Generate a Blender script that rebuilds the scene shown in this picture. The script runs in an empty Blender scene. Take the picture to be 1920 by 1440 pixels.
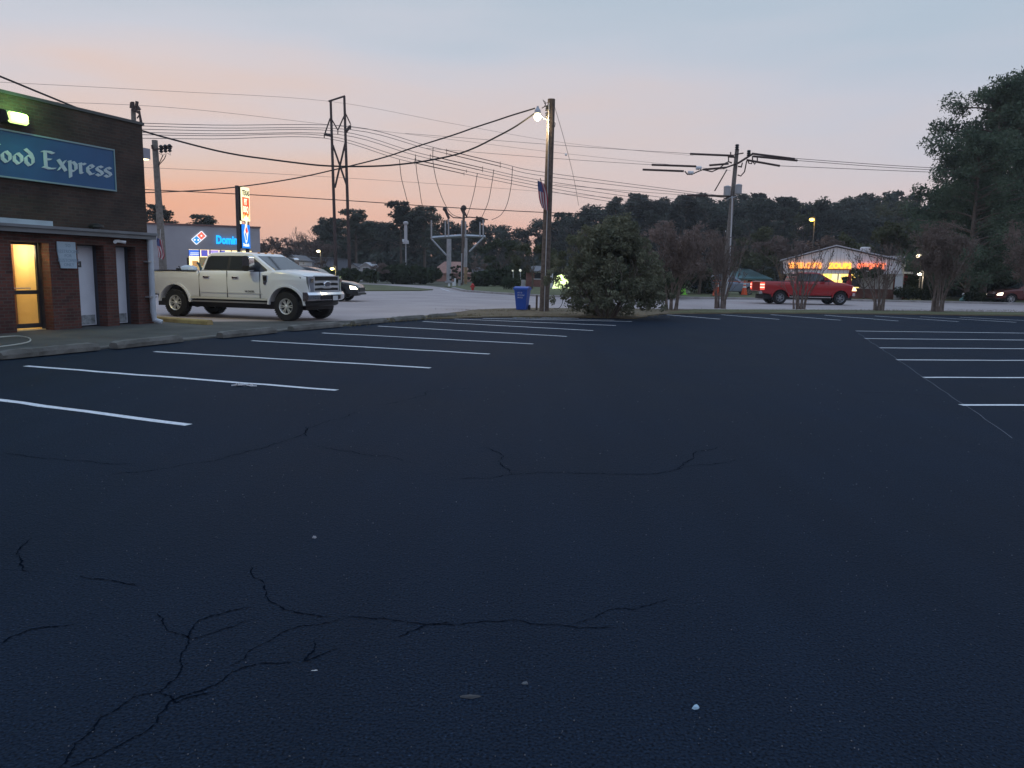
import bpy, math, random
from mathutils import Vector, Matrix, noise
R = math.radians
sc = bpy.context.scene
col = sc.collection
rnd = random.Random(7)

# ------------------------------------------------------------------ camera
HAZE = 0.0004
CAM_H = 1.55
FPX = 1445.0
PITCH, ROLL = math.atan(207 / FPX), R(1.0)
F = Vector((0, math.cos(PITCH), -math.sin(PITCH)))
R0 = Vector((1, 0, 0)); U0 = R0.cross(F)
RT = (R0 * math.cos(ROLL) + U0 * math.sin(ROLL)).normalized()
UP = (U0 * math.cos(ROLL) - R0 * math.sin(ROLL)).normalized()
CAM = Vector((0, 0, CAM_H))
cd = bpy.data.cameras.new('camera'); cam = bpy.data.objects.new('camera', cd); col.objects.link(cam)
cd.sensor_width = 36; cd.lens = FPX / 1920 * 36; cd.clip_start = 0.05; cd.clip_end = 3000
cam.matrix_world = Matrix.Translation(CAM) @ Matrix((RT, UP, -F)).transposed().to_4x4()
sc.camera = cam

def ray(px, py):
    return F + RT * ((px - 960) / FPX) + UP * (-(py - 720) / FPX)
def G(px, py, z=0.0):          # point of the ground seen at a photo pixel
    d = ray(px, py); t = (z - CAM_H) / d.z
    return CAM + d * t
def P(px, py, y):              # point at distance y in front of the camera
    d = ray(px, py); return CAM + d * (y / d.y)
def ZG(px, D, py=560):         # ground point below/above pixel column px at distance D
    p = P(px, py, D); return Vector((p.x, p.y, 0))

# ------------------------------------------------------------------ sky and light
w = bpy.data.worlds.new("World"); sc.world = w; w.use_nodes = True
nt = w.node_tree; N = nt.nodes; L = nt.links; N.clear()
def ramp(nodes, stops, interp='LINEAR'):
    r = nodes.new('ShaderNodeValToRGB'); r.color_ramp.interpolation = interp
    e = r.color_ramp.elements
    while len(e) > 1: e.remove(e[-1])
    e[0].position = stops[0][0]; e[0].color = (*stops[0][1], 1)
    for p, c in stops[1:]:
        k = e.new(p); k.color = (*c, 1)
    return r
tc = N.new('ShaderNodeTexCoord'); sx = N.new('ShaderNodeSeparateXYZ'); L.new(tc.outputs['Generated'], sx.inputs[0])
nz = N.new('ShaderNodeTexNoise'); mp = N.new('ShaderNodeMapping'); mp.inputs['Scale'].default_value = (1.2, 1.2, 7)
mp.inputs['Rotation'].default_value = (R(6), R(-8), 0)
L.new(tc.outputs['Generated'], mp.inputs[0]); L.new(mp.outputs[0], nz.inputs['Vector'])
nz.inputs['Scale'].default_value = 2.2; nz.inputs['Detail'].default_value = 5; nz.inputs['Roughness'].default_value = 0.45
ma = N.new('ShaderNodeMath'); ma.operation = 'MULTIPLY_ADD'; ma.inputs[1].default_value = 0.22; L.new(nz.outputs[0], ma.inputs[0])
mb_ = N.new('ShaderNodeMath'); mb_.operation = 'SUBTRACT'; mb_.inputs[1].default_value = 0.11; L.new(sx.outputs['Z'], mb_.inputs[0])
L.new(mb_.outputs[0], ma.inputs[2])
rl = ramp(N, [(0.0, (.80, .36, .20)), (.04, (.80, .38, .23)), (.085, (.76, .43, .30)), (.14, (.68, .49, .41)), (.20, (.61, .53, .53)),
              (.27, (.52, .53, .59)), (.36, (.41, .48, .55)), (.55, (.48, .60, .80)), (1, (.44, .60, .88))])
rr = ramp(N, [(0.0, (.66, .49, .46)), (.06, (.62, .51, .51)), (.13, (.54, .51, .55)), (.21, (.47, .50, .58)),
              (.29, (.39, .47, .56)), (.38, (.34, .44, .54)), (.55, (.46, .60, .82)), (1, (.44, .60, .88))])
L.new(ma.outputs[0], rl.inputs[0]); L.new(ma.outputs[0], rr.inputs[0])
mr = N.new('ShaderNodeMapRange'); mr.inputs[1].default_value = -0.42; mr.inputs[2].default_value = 0.5
L.new(sx.outputs['X'], mr.inputs[0])
mx = N.new('ShaderNodeMix'); mx.data_type = 'RGBA'
L.new(mr.outputs[0], mx.inputs['Factor']); L.new(rl.outputs[0], mx.inputs['A']); L.new(rr.outputs[0], mx.inputs['B'])
# the eastern half of the sky, behind the camera, is dimmer and bluer at dusk
rb = ramp(N, [(0.0, (.30, .27, .34)), (.1, (.38, .34, .40)), (.25, (.38, .42, .52)), (1, (.44, .60, .88))])
L.new(ma.outputs[0], rb.inputs[0])
m2 = N.new('ShaderNodeMapRange'); m2.inputs[1].default_value = -0.5; m2.inputs[2].default_value = 0.4; L.new(sx.outputs['Y'], m2.inputs[0])
mx2 = N.new('ShaderNodeMix'); mx2.data_type = 'RGBA'
L.new(m2.outputs[0], mx2.inputs['Factor']); L.new(rb.outputs[0], mx2.inputs['A']); L.new(mx.outputs['Result'], mx2.inputs['B'])
SUN_EL, SUN_AZ = R(3), R(-28)
st = N.new('ShaderNodeTexSky'); st.sky_type = 'NISHITA'; st.sun_disc = False; st.sun_elevation = R(-3); st.sun_rotation = SUN_AZ
bg1 = N.new('ShaderNodeBackground'); bg1.inputs[1].default_value = 0.05; L.new(st.outputs[0], bg1.inputs[0])
bg2 = N.new('ShaderNodeBackground'); bg2.inputs[1].default_value = 1.0; L.new(mx2.outputs['Result'], bg2.inputs[0])
ad = N.new('ShaderNodeAddShader'); L.new(bg1.outputs[0], ad.inputs[0]); L.new(bg2.outputs[0], ad.inputs[1])
wo = N.new('ShaderNodeOutputWorld'); L.new(ad.outputs[0], wo.inputs[0])
sd = bpy.data.lights.new('sun', 'SUN'); sd.energy = 0.12; sd.angle = R(14); sd.color = (1, .62, .45)
so = bpy.data.objects.new('sun', sd); col.objects.link(so)
dv = Vector((math.sin(SUN_AZ) * math.cos(SUN_EL), math.cos(SUN_AZ) * math.cos(SUN_EL), math.sin(SUN_EL)))
so.rotation_euler = dv.to_track_quat('Z', 'Y').to_euler()
vs = sc.view_settings; vs.view_transform = 'Standard'; vs.look = 'None'; vs.exposure = 0.22; vs.gamma = 1
sc.cycles.max_bounces = 6; sc.cycles.diffuse_bounces = 3; sc.cycles.transparent_max_bounces = 12
sc.cycles.sample_clamp_indirect = 4

# ------------------------------------------------------------------ materials
MATS = {}
def mat(name, c, rough=.8, metal=0, var=0.0, vs_=3.0, bump=0.0, bs=40.0, spec=None, c2=None, emit=None, es=1.0, coat=0, detail=4, random_obj=0.0, trans=0.0):
    if name in MATS: return MATS[name]
    m = bpy.data.materials.new(name); m.use_nodes = True; n = m.node_tree.nodes; l = m.node_tree.links
    b = n['Principled BSDF']; b.inputs['Roughness'].default_value = rough; b.inputs['Metallic'].default_value = metal
    if spec is not None: b.inputs['Specular IOR Level'].default_value = spec
    if coat: b.inputs['Coat Weight'].default_value = coat; b.inputs['Coat Roughness'].default_value = .08
    b.inputs['Base Color'].default_value = (*c, 1)
    t = n.new('ShaderNodeTexCoord')
    if var or c2:
        z = n.new('ShaderNodeTexNoise'); z.inputs['Scale'].default_value = vs_; z.inputs['Detail'].default_value = detail
        l.new(t.outputs['Object'], z.inputs['Vector'])
        cc = c2 or tuple(min(1, x * (1 + var)) for x in c); c1 = c if c2 else tuple(x * (1 - var) for x in c)
        r = ramp(n, [(.32, c1), (.68, cc)]); l.new(z.outputs[0], r.inputs[0])
        src = r.outputs[0]
        if random_obj:
            oi = n.new('ShaderNodeObjectInfo'); h = n.new('ShaderNodeHueSaturation'); mm = n.new('ShaderNodeMapRange')
            mm.inputs[3].default_value = 1 - random_obj; mm.inputs[4].default_value = 1 + random_obj
            l.new(oi.outputs['Random'], mm.inputs[0]); l.new(mm.outputs[0], h.inputs['Value']); l.new(src, h.inputs['Color']); src = h.outputs[0]
        l.new(src, b.inputs['Base Color'])
    if bump:
        z = n.new('ShaderNodeTexNoise'); z.inputs['Scale'].default_value = bs; z.inputs['Detail'].default_value = 3
        l.new(t.outputs['Object'], z.inputs['Vector'])
        u = n.new('ShaderNodeBump'); u.inputs['Strength'].default_value = bump; u.inputs['Distance'].default_value = .02
        l.new(z.outputs[0], u.inputs['Height']); l.new(u.outputs[0], b.inputs['Normal'])
    if emit: b.inputs['Emission Color'].default_value = (*emit, 1); b.inputs['Emission Strength'].default_value = es
    if trans:
        tl = n.new('ShaderNodeBsdfTranslucent'); ms = n.new('ShaderNodeMixShader'); ms.inputs[0].default_value = trans
        src = b.inputs['Base Color'].links[0].from_socket if b.inputs['Base Color'].links else None
        if src: l.new(src, tl.inputs[0])
        else: tl.inputs[0].default_value = (*c, 1)
        out = n['Material Output']; l.new(b.outputs[0], ms.inputs[1]); l.new(tl.outputs[0], ms.inputs[2]); l.new(ms.outputs[0], out.inputs[0])
    MATS[name] = m; return m

def asphalt_mat():
    m = bpy.data.materials.new('fresh_sealed_asphalt'); m.use_nodes = True; n = m.node_tree.nodes; l = m.node_tree.links
    b = n['Principled BSDF']; t = n.new('ShaderNodeTexCoord'); O = t.outputs['Object']
    a = n.new('ShaderNodeTexNoise'); a.inputs['Scale'].default_value = .35; a.inputs['Detail'].default_value = 5; l.new(O, a.inputs['Vector'])
    r1 = ramp(n, [(.3, (.0090, .0170, .0305)), (.7, (.0138, .0238, .0415))]); l.new(a.outputs[0], r1.inputs[0])
    f = n.new('ShaderNodeTexNoise'); f.inputs['Scale'].default_value = 95; f.inputs['Detail'].default_value = 3; l.new(O, f.inputs['Vector'])
    r2 = ramp(n, [(.34, (.35, .35, .35)), (.5, (.95, .95, .95)), (.66, (1.3, 1.3, 1.3)), (.74, (3.2, 3.2, 3.2))]); l.new(f.outputs[0], r2.inputs[0])
    mu = n.new('ShaderNodeMix'); mu.data_type = 'RGBA'; mu.blend_type = 'MULTIPLY'; mu.inputs['Factor'].default_value = 1
    l.new(r1.outputs[0], mu.inputs['A']); l.new(r2.outputs[0], mu.inputs['B'])
    # squeegee marks left by the sealer, and tyre-polished lanes
    wv = n.new('ShaderNodeTexNoise'); mpn = n.new('ShaderNodeMapping'); mpn.inputs['Rotation'].default_value = (0, 0, R(21)); mpn.inputs['Scale'].default_value = (1.6, .12, 1)
    l.new(O, mpn.inputs[0]); l.new(mpn.outputs[0], wv.inputs['Vector']); wv.inputs['Scale'].default_value = 1.4; wv.inputs['Detail'].default_value = 6
    r3 = ramp(n, [(.3, (.92, .92, .92)), (.7, (1.06, 1.06, 1.06))]); l.new(wv.outputs[0], r3.inputs[0])
    m3 = n.new('ShaderNodeMix'); m3.data_type = 'RGBA'; m3.blend_type = 'MULTIPLY'; m3.inputs['Factor'].default_value = 1
    l.new(mu.outputs['Result'], m3.inputs['A']); l.new(r3.outputs[0], m3.inputs['B']); l.new(m3.outputs['Result'], b.inputs['Base Color'])
    rg = n.new('ShaderNodeMapRange'); rg.inputs[3].default_value = .62; rg.inputs[4].default_value = .85; l.new(a.outputs[0], rg.inputs[0]); l.new(rg.outputs[0], b.inputs['Roughness'])
    b.inputs['Specular IOR Level'].default_value = .05
    g = n.new('ShaderNodeTexVoronoi'); g.inputs['Scale'].default_value = 70; l.new(O, g.inputs['Vector'])
    u = n.new('ShaderNodeBump'); u.inputs['Strength'].default_value = .8; u.inputs['Distance'].default_value = .007; l.new(g.outputs['Distance'], u.inputs['Height'])
    g2 = n.new('ShaderNodeTexNoise'); g2.inputs['Scale'].default_value = 18; g2.inputs['Detail'].default_value = 5; l.new(O, g2.inputs['Vector'])
    u2 = n.new('ShaderNodeBump'); u2.inputs['Strength'].default_value = .5; u2.inputs['Distance'].default_value = .012
    l.new(g2.outputs[0], u2.inputs['Height']); l.new(u.outputs[0], u2.inputs['Normal']); l.new(u2.outputs[0], b.inputs['Normal'])
    return m
def brick_mat(name, c1, c2, mortar):
    m = bpy.data.materials.new(name); m.use_nodes = True; n = m.node_tree.nodes; l = m.node_tree.links
    b = n['Principled BSDF']; t = n.new('ShaderNodeTexCoord'); s = n.new('ShaderNodeSeparateXYZ'); c = n.new('ShaderNodeCombineXYZ')
    ad = n.new('ShaderNodeMath'); ad.operation = 'ADD'
    l.new(t.outputs['Object'], s.inputs[0]); l.new(s.outputs['X'], ad.inputs[0]); l.new(s.outputs['Y'], ad.inputs[1]); l.new(ad.outputs[0], c.inputs[0]); l.new(s.outputs['Z'], c.inputs[1])
    k = n.new('ShaderNodeTexBrick'); k.inputs['Scale'].default_value = 1; k.inputs['Brick Width'].default_value = .21; k.inputs['Row Height'].default_value = .075
    k.inputs['Mortar Size'].default_value = .008; k.inputs['Color1'].default_value = (*c1, 1); k.inputs['Color2'].default_value = (*c2, 1); k.inputs['Mortar'].default_value = (*mortar, 1)
    l.new(c.outputs[0], k.inputs['Vector'])
    z = n.new('ShaderNodeTexNoise'); z.inputs['Scale'].default_value = 1.3; z.inputs['Detail'].default_value = 5; l.new(t.outputs['Object'], z.inputs['Vector'])
    r = ramp(n, [(.3, (.6, .6, .6)), (.7, (1.2, 1.2, 1.2))]); l.new(z.outputs[0], r.inputs[0])
    mu = n.new('ShaderNodeMix'); mu.data_type = 'RGBA'; mu.blend_type = 'MULTIPLY'; mu.inputs['Factor'].default_value = 1
    l.new(k.outputs['Color'], mu.inputs['A']); l.new(r.outputs[0], mu.inputs['B']); l.new(mu.outputs['Result'], b.inputs['Base Color'])
    u = n.new('ShaderNodeBump'); u.inputs['Strength'].default_value = .6; u.inputs['Distance'].default_value = .01; u.invert = True
    l.new(k.outputs['Fac'], u.inputs['Height']); l.new(u.outputs[0], b.inputs['Normal']); b.inputs['Roughness'].default_value = .9
    return m
def siding_mat(name, c, period=.25, axis='X'):
    m = bpy.data.materials.new(name); m.use_nodes = True; n = m.node_tree.nodes; l = m.node_tree.links
    b = n['Principled BSDF']; t = n.new('ShaderNodeTexCoord'); s = n.new('ShaderNodeSeparateXYZ'); l.new(t.outputs['Object'], s.inputs[0])
    d = n.new('ShaderNodeMath'); d.operation = 'DIVIDE'; d.inputs[1].default_value = period; l.new(s.outputs[axis], d.inputs[0])
    fr = n.new('ShaderNodeMath'); fr.operation = 'FRACT'; l.new(d.outputs[0], fr.inputs[0])
    r = ramp(n, [(0, tuple(x * .45 for x in c)), (.07, tuple(x * .5 for x in c)), (.1, c), (1, tuple(x * .93 for x in c))]); l.new(fr.outputs[0], r.inputs[0])
    l.new(r.outputs[0], b.inputs['Base Color']); b.inputs['Roughness'].default_value = .55
    u = n.new('ShaderNodeBump'); u.inputs['Strength'].default_value = .5; u.inputs['Distance'].default_value = .02; l.new(fr.outputs[0], u.inputs['Height']); l.new(u.outputs[0], b.inputs['Normal'])
    return m
def glow(name, c, s): return mat(name, c, .5, emit=c, es=s)

M_line = mat('white_road_paint', (.58, .61, .65), .7, c2=(.84, .86, .88), vs_=22, bump=.4, bs=90)
M_asph = asphalt_mat()
M_road = mat('worn_pale_pavement', (.32, .27, .26), .9, c2=(.41, .355, .34), vs_=.35, bump=.3, bs=30, detail=8)
M_walk = mat('old_grey_apron', (.040, .042, .040), .92, c2=(.075, .075, .070), vs_=1.1, bump=.5, bs=25, detail=8)
M_conc = mat('weathered_concrete', (.085, .082, .072), .92, c2=(.16, .155, .14), vs_=3, bump=.6, bs=22, detail=7)
M_kerb = mat('kerb_concrete', (.30, .28, .27), .9, var=.2, vs_=2, bump=.3)
M_dirt = mat('dirt_and_dry_grass', (.095, .066, .038), .95, c2=(.155, .125, .07), vs_=2.2, bump=.8, bs=18, detail=8)
M_grass = mat('short_grass', (.075, .085, .035), .95, c2=(.12, .125, .05), vs_=.6, bump=.7, bs=20, detail=8)
M_ground = mat('ground_cover', (.055, .06, .035), .95, c2=(.09, .08, .045), vs_=.2, bump=.6, bs=4, detail=8)
M_crack = mat('tar_crack', (.0040, .0072, .0135), 1, spec=0.0)
M_black = mat('black_plastic', (.012, .012, .014), .5)
M_tyre = mat('tyre_rubber', (.012, .012, .013), .85, bump=.5, bs=60)
M_chrome = mat('chrome', (.75, .76, .78), .18, 1)
M_steel = mat('galvanised_steel', (.42, .43, .45), .5, .6, var=.12, vs_=2)
M_alloy = mat('alloy_rim', (.72, .72, .68), .35, .35)
M_glass = mat('tinted_glass', (.028, .033, .038), .05, spec=.7)
M_wood = mat('creosoted_pole_wood', (.075, .055, .045), .9, c2=(.15, .115, .09), vs_=9, bump=.5, bs=30)
M_woodg = mat('greyed_pole_wood', (.13, .115, .10), .9, c2=(.22, .20, .18), vs_=9, bump=.5, bs=30)
M_rust = mat('weathering_steel', (.045, .030, .028), .8, c2=(.075, .045, .038), vs_=4)
M_wire = mat('black_cable', (.012, .011, .012), .7)
M_wire2 = mat('aluminium_wire', (.10, .085, .085), .6)
M_white = mat('white_paint', (.72, .74, .76), .45, var=.05, vs_=3)
M_bark = mat('bark', (.085, .065, .05), .95, c2=(.15, .12, .10), vs_=8, bump=.6, bs=20)
M_barkm = mat('smooth_myrtle_bark', (.11, .08, .065), .8, c2=(.21, .165, .14), vs_=6)

# ------------------------------------------------------------------ mesh helpers
class MB:
    def __init__(s): s.v = []; s.f = []
    def add(s, vs, fs):
        o = len(s.v); s.v += [Vector(p) for p in vs]; s.f += [tuple(i + o for i in f) for f in fs]; return s
    def box(s, c, d, rz=0, M=None):
        x, y, z = d[0] / 2, d[1] / 2, d[2] / 2
        vs = [Vector((a * x, b * y, e * z)) for e in (-1, 1) for a, b in ((-1, -1), (1, -1), (1, 1), (-1, 1))]
        rot = M or Matrix.Rotation(rz, 3, 'Z'); c = Vector(c)
        return s.add([rot @ p + c for p in vs], [(0, 3, 2, 1), (4, 5, 6, 7), (0, 1, 5, 4), (1, 2, 6, 5), (2, 3, 7, 6), (3, 0, 4, 7)])
    def bx(s, a, b):
        return s.box([(a[i] + b[i]) / 2 for i in range(3)], [abs(b[i] - a[i]) for i in range(3)])
    def tube(s, pts, r, n=8, caps=True):
        pts = [Vector(p) for p in pts]; rr = r if isinstance(r, (list, tuple)) else [r] * len(pts)
        o = len(s.v); prev = None
        for i, p in enumerate(pts):
            t = (pts[min(i + 1, len(pts) - 1)] - pts[max(i - 1, 0)])
            t = t.normalized() if t.length > 1e-9 else Vector((0, 0, 1))
            if prev is None:
                a = t.cross(Vector((0, 0, 1))) if abs(t.z) < .9 else t.cross(Vector((1, 0, 0)))
            else: a = prev - t * prev.dot(t)
            a.normalize(); prev = a; b = t.cross(a)
            for k in range(n):
                an = 2 * math.pi * k / n; s.v.append(p + (a * math.cos(an) + b * math.sin(an)) * rr[i])
        for i in range(len(pts) - 1):
            for k in range(n):
                q = (k + 1) % n; s.f.append((o + i * n + k, o + i * n + q, o + (i + 1) * n + q, o + (i + 1) * n + k))
        if caps and n > 2:
            s.f.append(tuple(o + k for k in reversed(range(n)))); e = o + (len(pts) - 1) * n; s.f.append(tuple(e + k for k in range(n)))
        return s
    def cyl(s, a, b, r0, r1=None, n=14): return s.tube([a, b], [r0, r0 if r1 is None else r1], n)
    def lathe(s, prof, c=(0, 0, 0), axis='Z', n=20, caps=True):
        o = len(s.v); c = Vector(c)
        for r, h in prof:
            for k in range(n):
                a = 2 * math.pi * k / n; x, y = r * math.cos(a), r * math.sin(a)
                s.v.append(c + (Vector((x, y, h)) if axis == 'Z' else Vector((x, h, y)) if axis == 'Y' else Vector((h, x, y))))
        for i in range(len(prof) - 1):
            for k in range(n):
                q = (k + 1) % n; s.f.append((o + i * n + k, o + i * n + q, o + (i + 1) * n + q, o + (i + 1) * n + k))
        if caps: s.f.append(tuple(o + k for k in reversed(range(n)))); e = o + (len(prof) - 1) * n; s.f.append(tuple(e + k for k in range(n)))
        return s
    def ball(s, c, r, n=12, m=8):
        c = Vector(c); r = r if isinstance(r, (tuple, list)) else (r, r, r); o = len(s.v)
        for i in range(m + 1):
            t = math.pi * i / m
            for k in range(n):
                a = 2 * math.pi * k / n; s.v.append(c + Vector((r[0] * math.sin(t) * math.cos(a), r[1] * math.sin(t) * math.sin(a), r[2] * math.cos(t))))
        for i in range(m):
            for k in range(n):
                q = (k + 1) % n; s.f.append((o + i * n + k, o + (i + 1) * n + k, o + (i + 1) * n + q, o + i * n + q))
        return s
    def prism(s, poly, f0, f1):          # poly: 2D points; f0/f1 map a 2D point to 3D
        n = len(poly); o = len(s.v)
        s.v += [Vector(f0(p)) for p in poly] + [Vector(f1(p)) for p in poly]
        s.f.append(tuple(o + i for i in range(n))); s.f.append(tuple(o + n + i for i in reversed(range(n))))
        for i in range(n):
            j = (i + 1) % n; s.f.append((o + j, o + i, o + n + i, o + n + j))
        return s
    def text(s, txt, size, fn, bold=0.0, depth=.02, sx=1.0):    # fn maps (x, z, depth) to 3D
        cu = bpy.data.curves.new('t', 'FONT'); cu.body = txt; cu.size = size; cu.offset = bold; cu.extrude = depth / 2; cu.resolution_u = 3
        ob = bpy.data.objects.new('t', cu); me = ob.to_mesh()
        vs = [fn(v.co.x * sx, v.co.y, v.co.z + depth / 2) for v in me.vertices]; fs = [tuple(p.vertices) for p in me.polygons]
        s.add(vs, fs); ob.to_mesh_clear(); bpy.data.objects.remove(ob); bpy.data.curves.remove(cu); return s
    def build(s, name, m, parent=None, smooth=False, origin=None, fix=True):
        me = bpy.data.meshes.new(name); o = Vector(origin) if origin is not None else (Vector(parent.location) if parent is not None and parent.get('wrld') else Vector((0, 0, 0)))
        me.from_pydata([p - o for p in s.v], [], s.f); me.materials.append(m)
        if fix:
            import bmesh
            b = bmesh.new(); b.from_mesh(me); bmesh.ops.recalc_face_normals(b, faces=b.faces); b.to_mesh(me); b.free()
        if smooth: me.polygons.foreach_set('use_smooth', [True] * len(me.polygons))
        ob = bpy.data.objects.new(name, me); col.objects.link(ob)
        if parent is not None: ob.parent = parent
        elif origin is not None: ob.location = o
        return ob
def tag(o, label, cat, group=None, kind=None):
    o['label'] = label; o['category'] = cat
    if group: o['group'] = group
    if kind: o['kind'] = kind
    return o
def thing(name, label, cat, loc=(0, 0, 0), rz=0, group=None, world=False):
    o = bpy.data.objects.new(name, None); col.objects.link(o); o.location = loc; o.rotation_euler = (0, 0, rz); o.empty_display_size = .3
    tag(o, label, cat, group)
    if world: o['wrld'] = 1
    return o
def dup(root, loc, rz=0, sc_=1.0, label=None, group=None):
    r = root.copy(); col.objects.link(r); r.location = loc; r.rotation_euler = (0, 0, rz); r.scale = (sc_, sc_, sc_) if not isinstance(sc_, tuple) else sc_
    if label: r['label'] = label
    if group: r['group'] = group
    for ch in list(root.children):
        c = ch.copy(); col.objects.link(c); c.parent = r
        for g in list(ch.children):
            d = g.copy(); col.objects.link(d); d.parent = c
    return r
def sheet(name, pts, z, m, kind='structure', thick=0.0):
    b = MB(); n = len(pts); b.v = [Vector((p.x, p.y, z)) for p in pts]; b.f = [tuple(range(n))]
    if thick:
        b.v += [Vector((p.x, p.y, z - thick)) for p in pts]
        for i in range(n):
            j = (i + 1) % n; b.f.append((i, j, n + j, n + i))
    o = b.build(name, m); o['kind'] = kind; return o
def lamp(name, kind, loc, energy, color, size=.1, parent=None, target=None, spot=None):
    ld = bpy.data.lights.new(name, kind); ld.energy = energy; ld.color = color
    if kind == 'AREA': ld.size = size
    else: ld.shadow_soft_size = size
    if spot: ld.spot_size = R(spot); ld.spot_blend = .6
    o = bpy.data.objects.new(name, ld); col.objects.link(o); o.location = loc
    if target is not None: o.rotation_euler = (Vector(target) - Vector(loc)).to_track_quat('-Z', 'Y').to_euler()
    if parent is not None:
        o.parent = parent
    return o

# ------------------------------------------------------------------ ground, roads, lot
b = MB(); b.add([(-600, -60, -.03), (600, -60, -.03), (600, 900, -.03), (-600, 900, -.03)], [(0, 1, 2, 3)])
g = b.build('ground', M_ground); g['kind'] = 'structure'
farroad = [(2500, 583), (1920, 571), (1560, 563.5), (1300, 560), (1030, 557), (925, 550.5), (872, 546.5), (850, 541), (800, 535.5), (690, 531), (560, 529), (250, 522)]
fr_pts = [G(*p) for p in farroad]
road = [G(2500, 612), G(1920, 604), G(1200, 606), G(700, 615), G(300, 680)] + [Vector((-30, 8, 0)), Vector((-60, 30, 0)), Vector((-60, 95, 0))] + list(reversed(fr_pts))
sheet('road', road, -.012, M_road)
isl = [(640, 546), (700, 545.5), (790, 545.2), (812, 543.8), (770, 539.5), (720, 535.5), (640, 532.5)]
sheet('grass_verge', [G(*p) for p in isl], .06, M_grass, thick=.08)
far_v = [G(*p) for p in farroad[:8]]
sheet('far_verge', [p + Vector((0, .25, 0)) for p in far_v] + [far_v[-1] + Vector((-2, 12, 0)), Vector((-5, 135, 0)), Vector((190, 160, 0))], .05, M_grass, thick=.08)
def kerbline(name, pts, wd, h, m, z0=0):
    b = MB(); n = len(pts)
    sec = [(-wd / 2, z0 - .05), (-wd / 2, h - .02), (-wd / 2 + .02, h), (wd / 2 - .02, h), (wd / 2, h - .02), (wd / 2, z0 - .05)]
    for i, p in enumerate(pts):
        t = (pts[min(i + 1, n - 1)] - pts[max(0, i - 1)]); t.z = 0; t.normalize(); q = Vector((-t.y, t.x, 0))
        for a, z in sec: b.v.append(Vector((p.x, p.y, 0)) + q * a + Vector((0, 0, z)))
    k = len(sec)
    for i in range(n - 1):
        for j in range(k - 1): b.f.append((i * k + j, i * k + j + 1, (i + 1) * k + j + 1, (i + 1) * k + j))
    return b.build(name, m)
k = kerbline('kerb', far_v, .35, .13, M_kerb); k['kind'] = 'structure'
# painted edge line and seams along the road
b = MB()
for off, wd in ((-1.2, .12),):
    for i in range(len(far_v) - 1):
        p, q = far_v[i], far_v[i + 1]; t = (q - p).normalized(); nn = Vector((-t.y, t.x, 0)) * -1
        if nn.y > 0: nn = -nn
        a0, a1 = p + nn * 1.2, q + nn * 1.2
        b.add([(a0.x, a0.y, -.004), (a1.x, a1.y, -.004), (a1.x + nn.x * wd, a1.y + nn.y * wd, -.004), (a0.x + nn.x * wd, a0.y + nn.y * wd, -.004)], [(0, 1, 2, 3)])
o = b.build('road_edge_line', M_line); o['kind'] = 'structure'

near_e = [(700, 603.5), (800, 599), (870, 597), (1000, 594), (1120, 596), (1190, 598), (1235, 589.5), (1400, 588.5), (1560, 589), (1740, 591), (1920, 593), (2400, 599)]
far_e = [(2400, 593), (1920, 586.5), (1560, 582), (1300, 581), (1100, 579.5), (1000, 578.5), (930, 580), (880, 583.5), (810, 592), (700, 600.5)]
lot = [Vector((40, -6, 0)), Vector((60, 30, 0))] + [G(px, py - 1.2) for px, py in reversed(near_e)] + [G(540, 618), G(300, 641), G(0, 671), Vector((-13.5, -6, 0))]
sheet('parking_lot', lot, 0.0, M_asph)
# planting strip, raised a little with an irregular edge
def ragged(pts, amp, step=.5):
    out = []
    for i in range(len(pts)):
        p, q = pts[i], pts[(i + 1) % len(pts)]; n = max(1, int((q - p).length / step))
        for j in range(n):
            x = p.lerp(q, j / n); v = noise.noise_vector(x * .9) * amp; out.append(Vector((x.x + v.x, x.y + v.y, 0)))
    return out
strip = [G(*p) for p in near_e] + [G(*p) for p in far_e]
sheet('planting_strip', ragged(strip, .22), .035, M_dirt, thick=.06)
grass2 = [G(px, py) for px, py in ((1250, 588.2), (1400, 587.6), (1560, 588), (1740, 590), (1920, 592), (2400, 598), (2400, 593.5), (1920, 587.2), (1560, 582.8), (1300, 581.6))]
sheet('strip_grass', ragged(grass2, .18), .05, M_grass, thick=.03)
# parked-in apron beside the building
U = (G(632, 732) - G(355, 797)).normalized(); Vv = Vector((-U.y, U.x, 0))
walk = [G(0, 672), G(300, 642), G(540, 619), G(700, 605), G(745, 600.5), G(600, 603), G(430, 604), G(300, 605)] + [Vector((-24, 22, 0)), Vector((-24, 8, 0))]
sheet('apron_pavement', walk, .02, M_walk, thick=.05)
edge = [G(-300, 705), G(0, 673.5), G(300, 642.5), G(540, 619.5), G(700, 605.5), G(800, 597)]
k = kerbline('kerb_edge', edge, .22, .045, M_conc); k['kind'] = 'structure'

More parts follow.
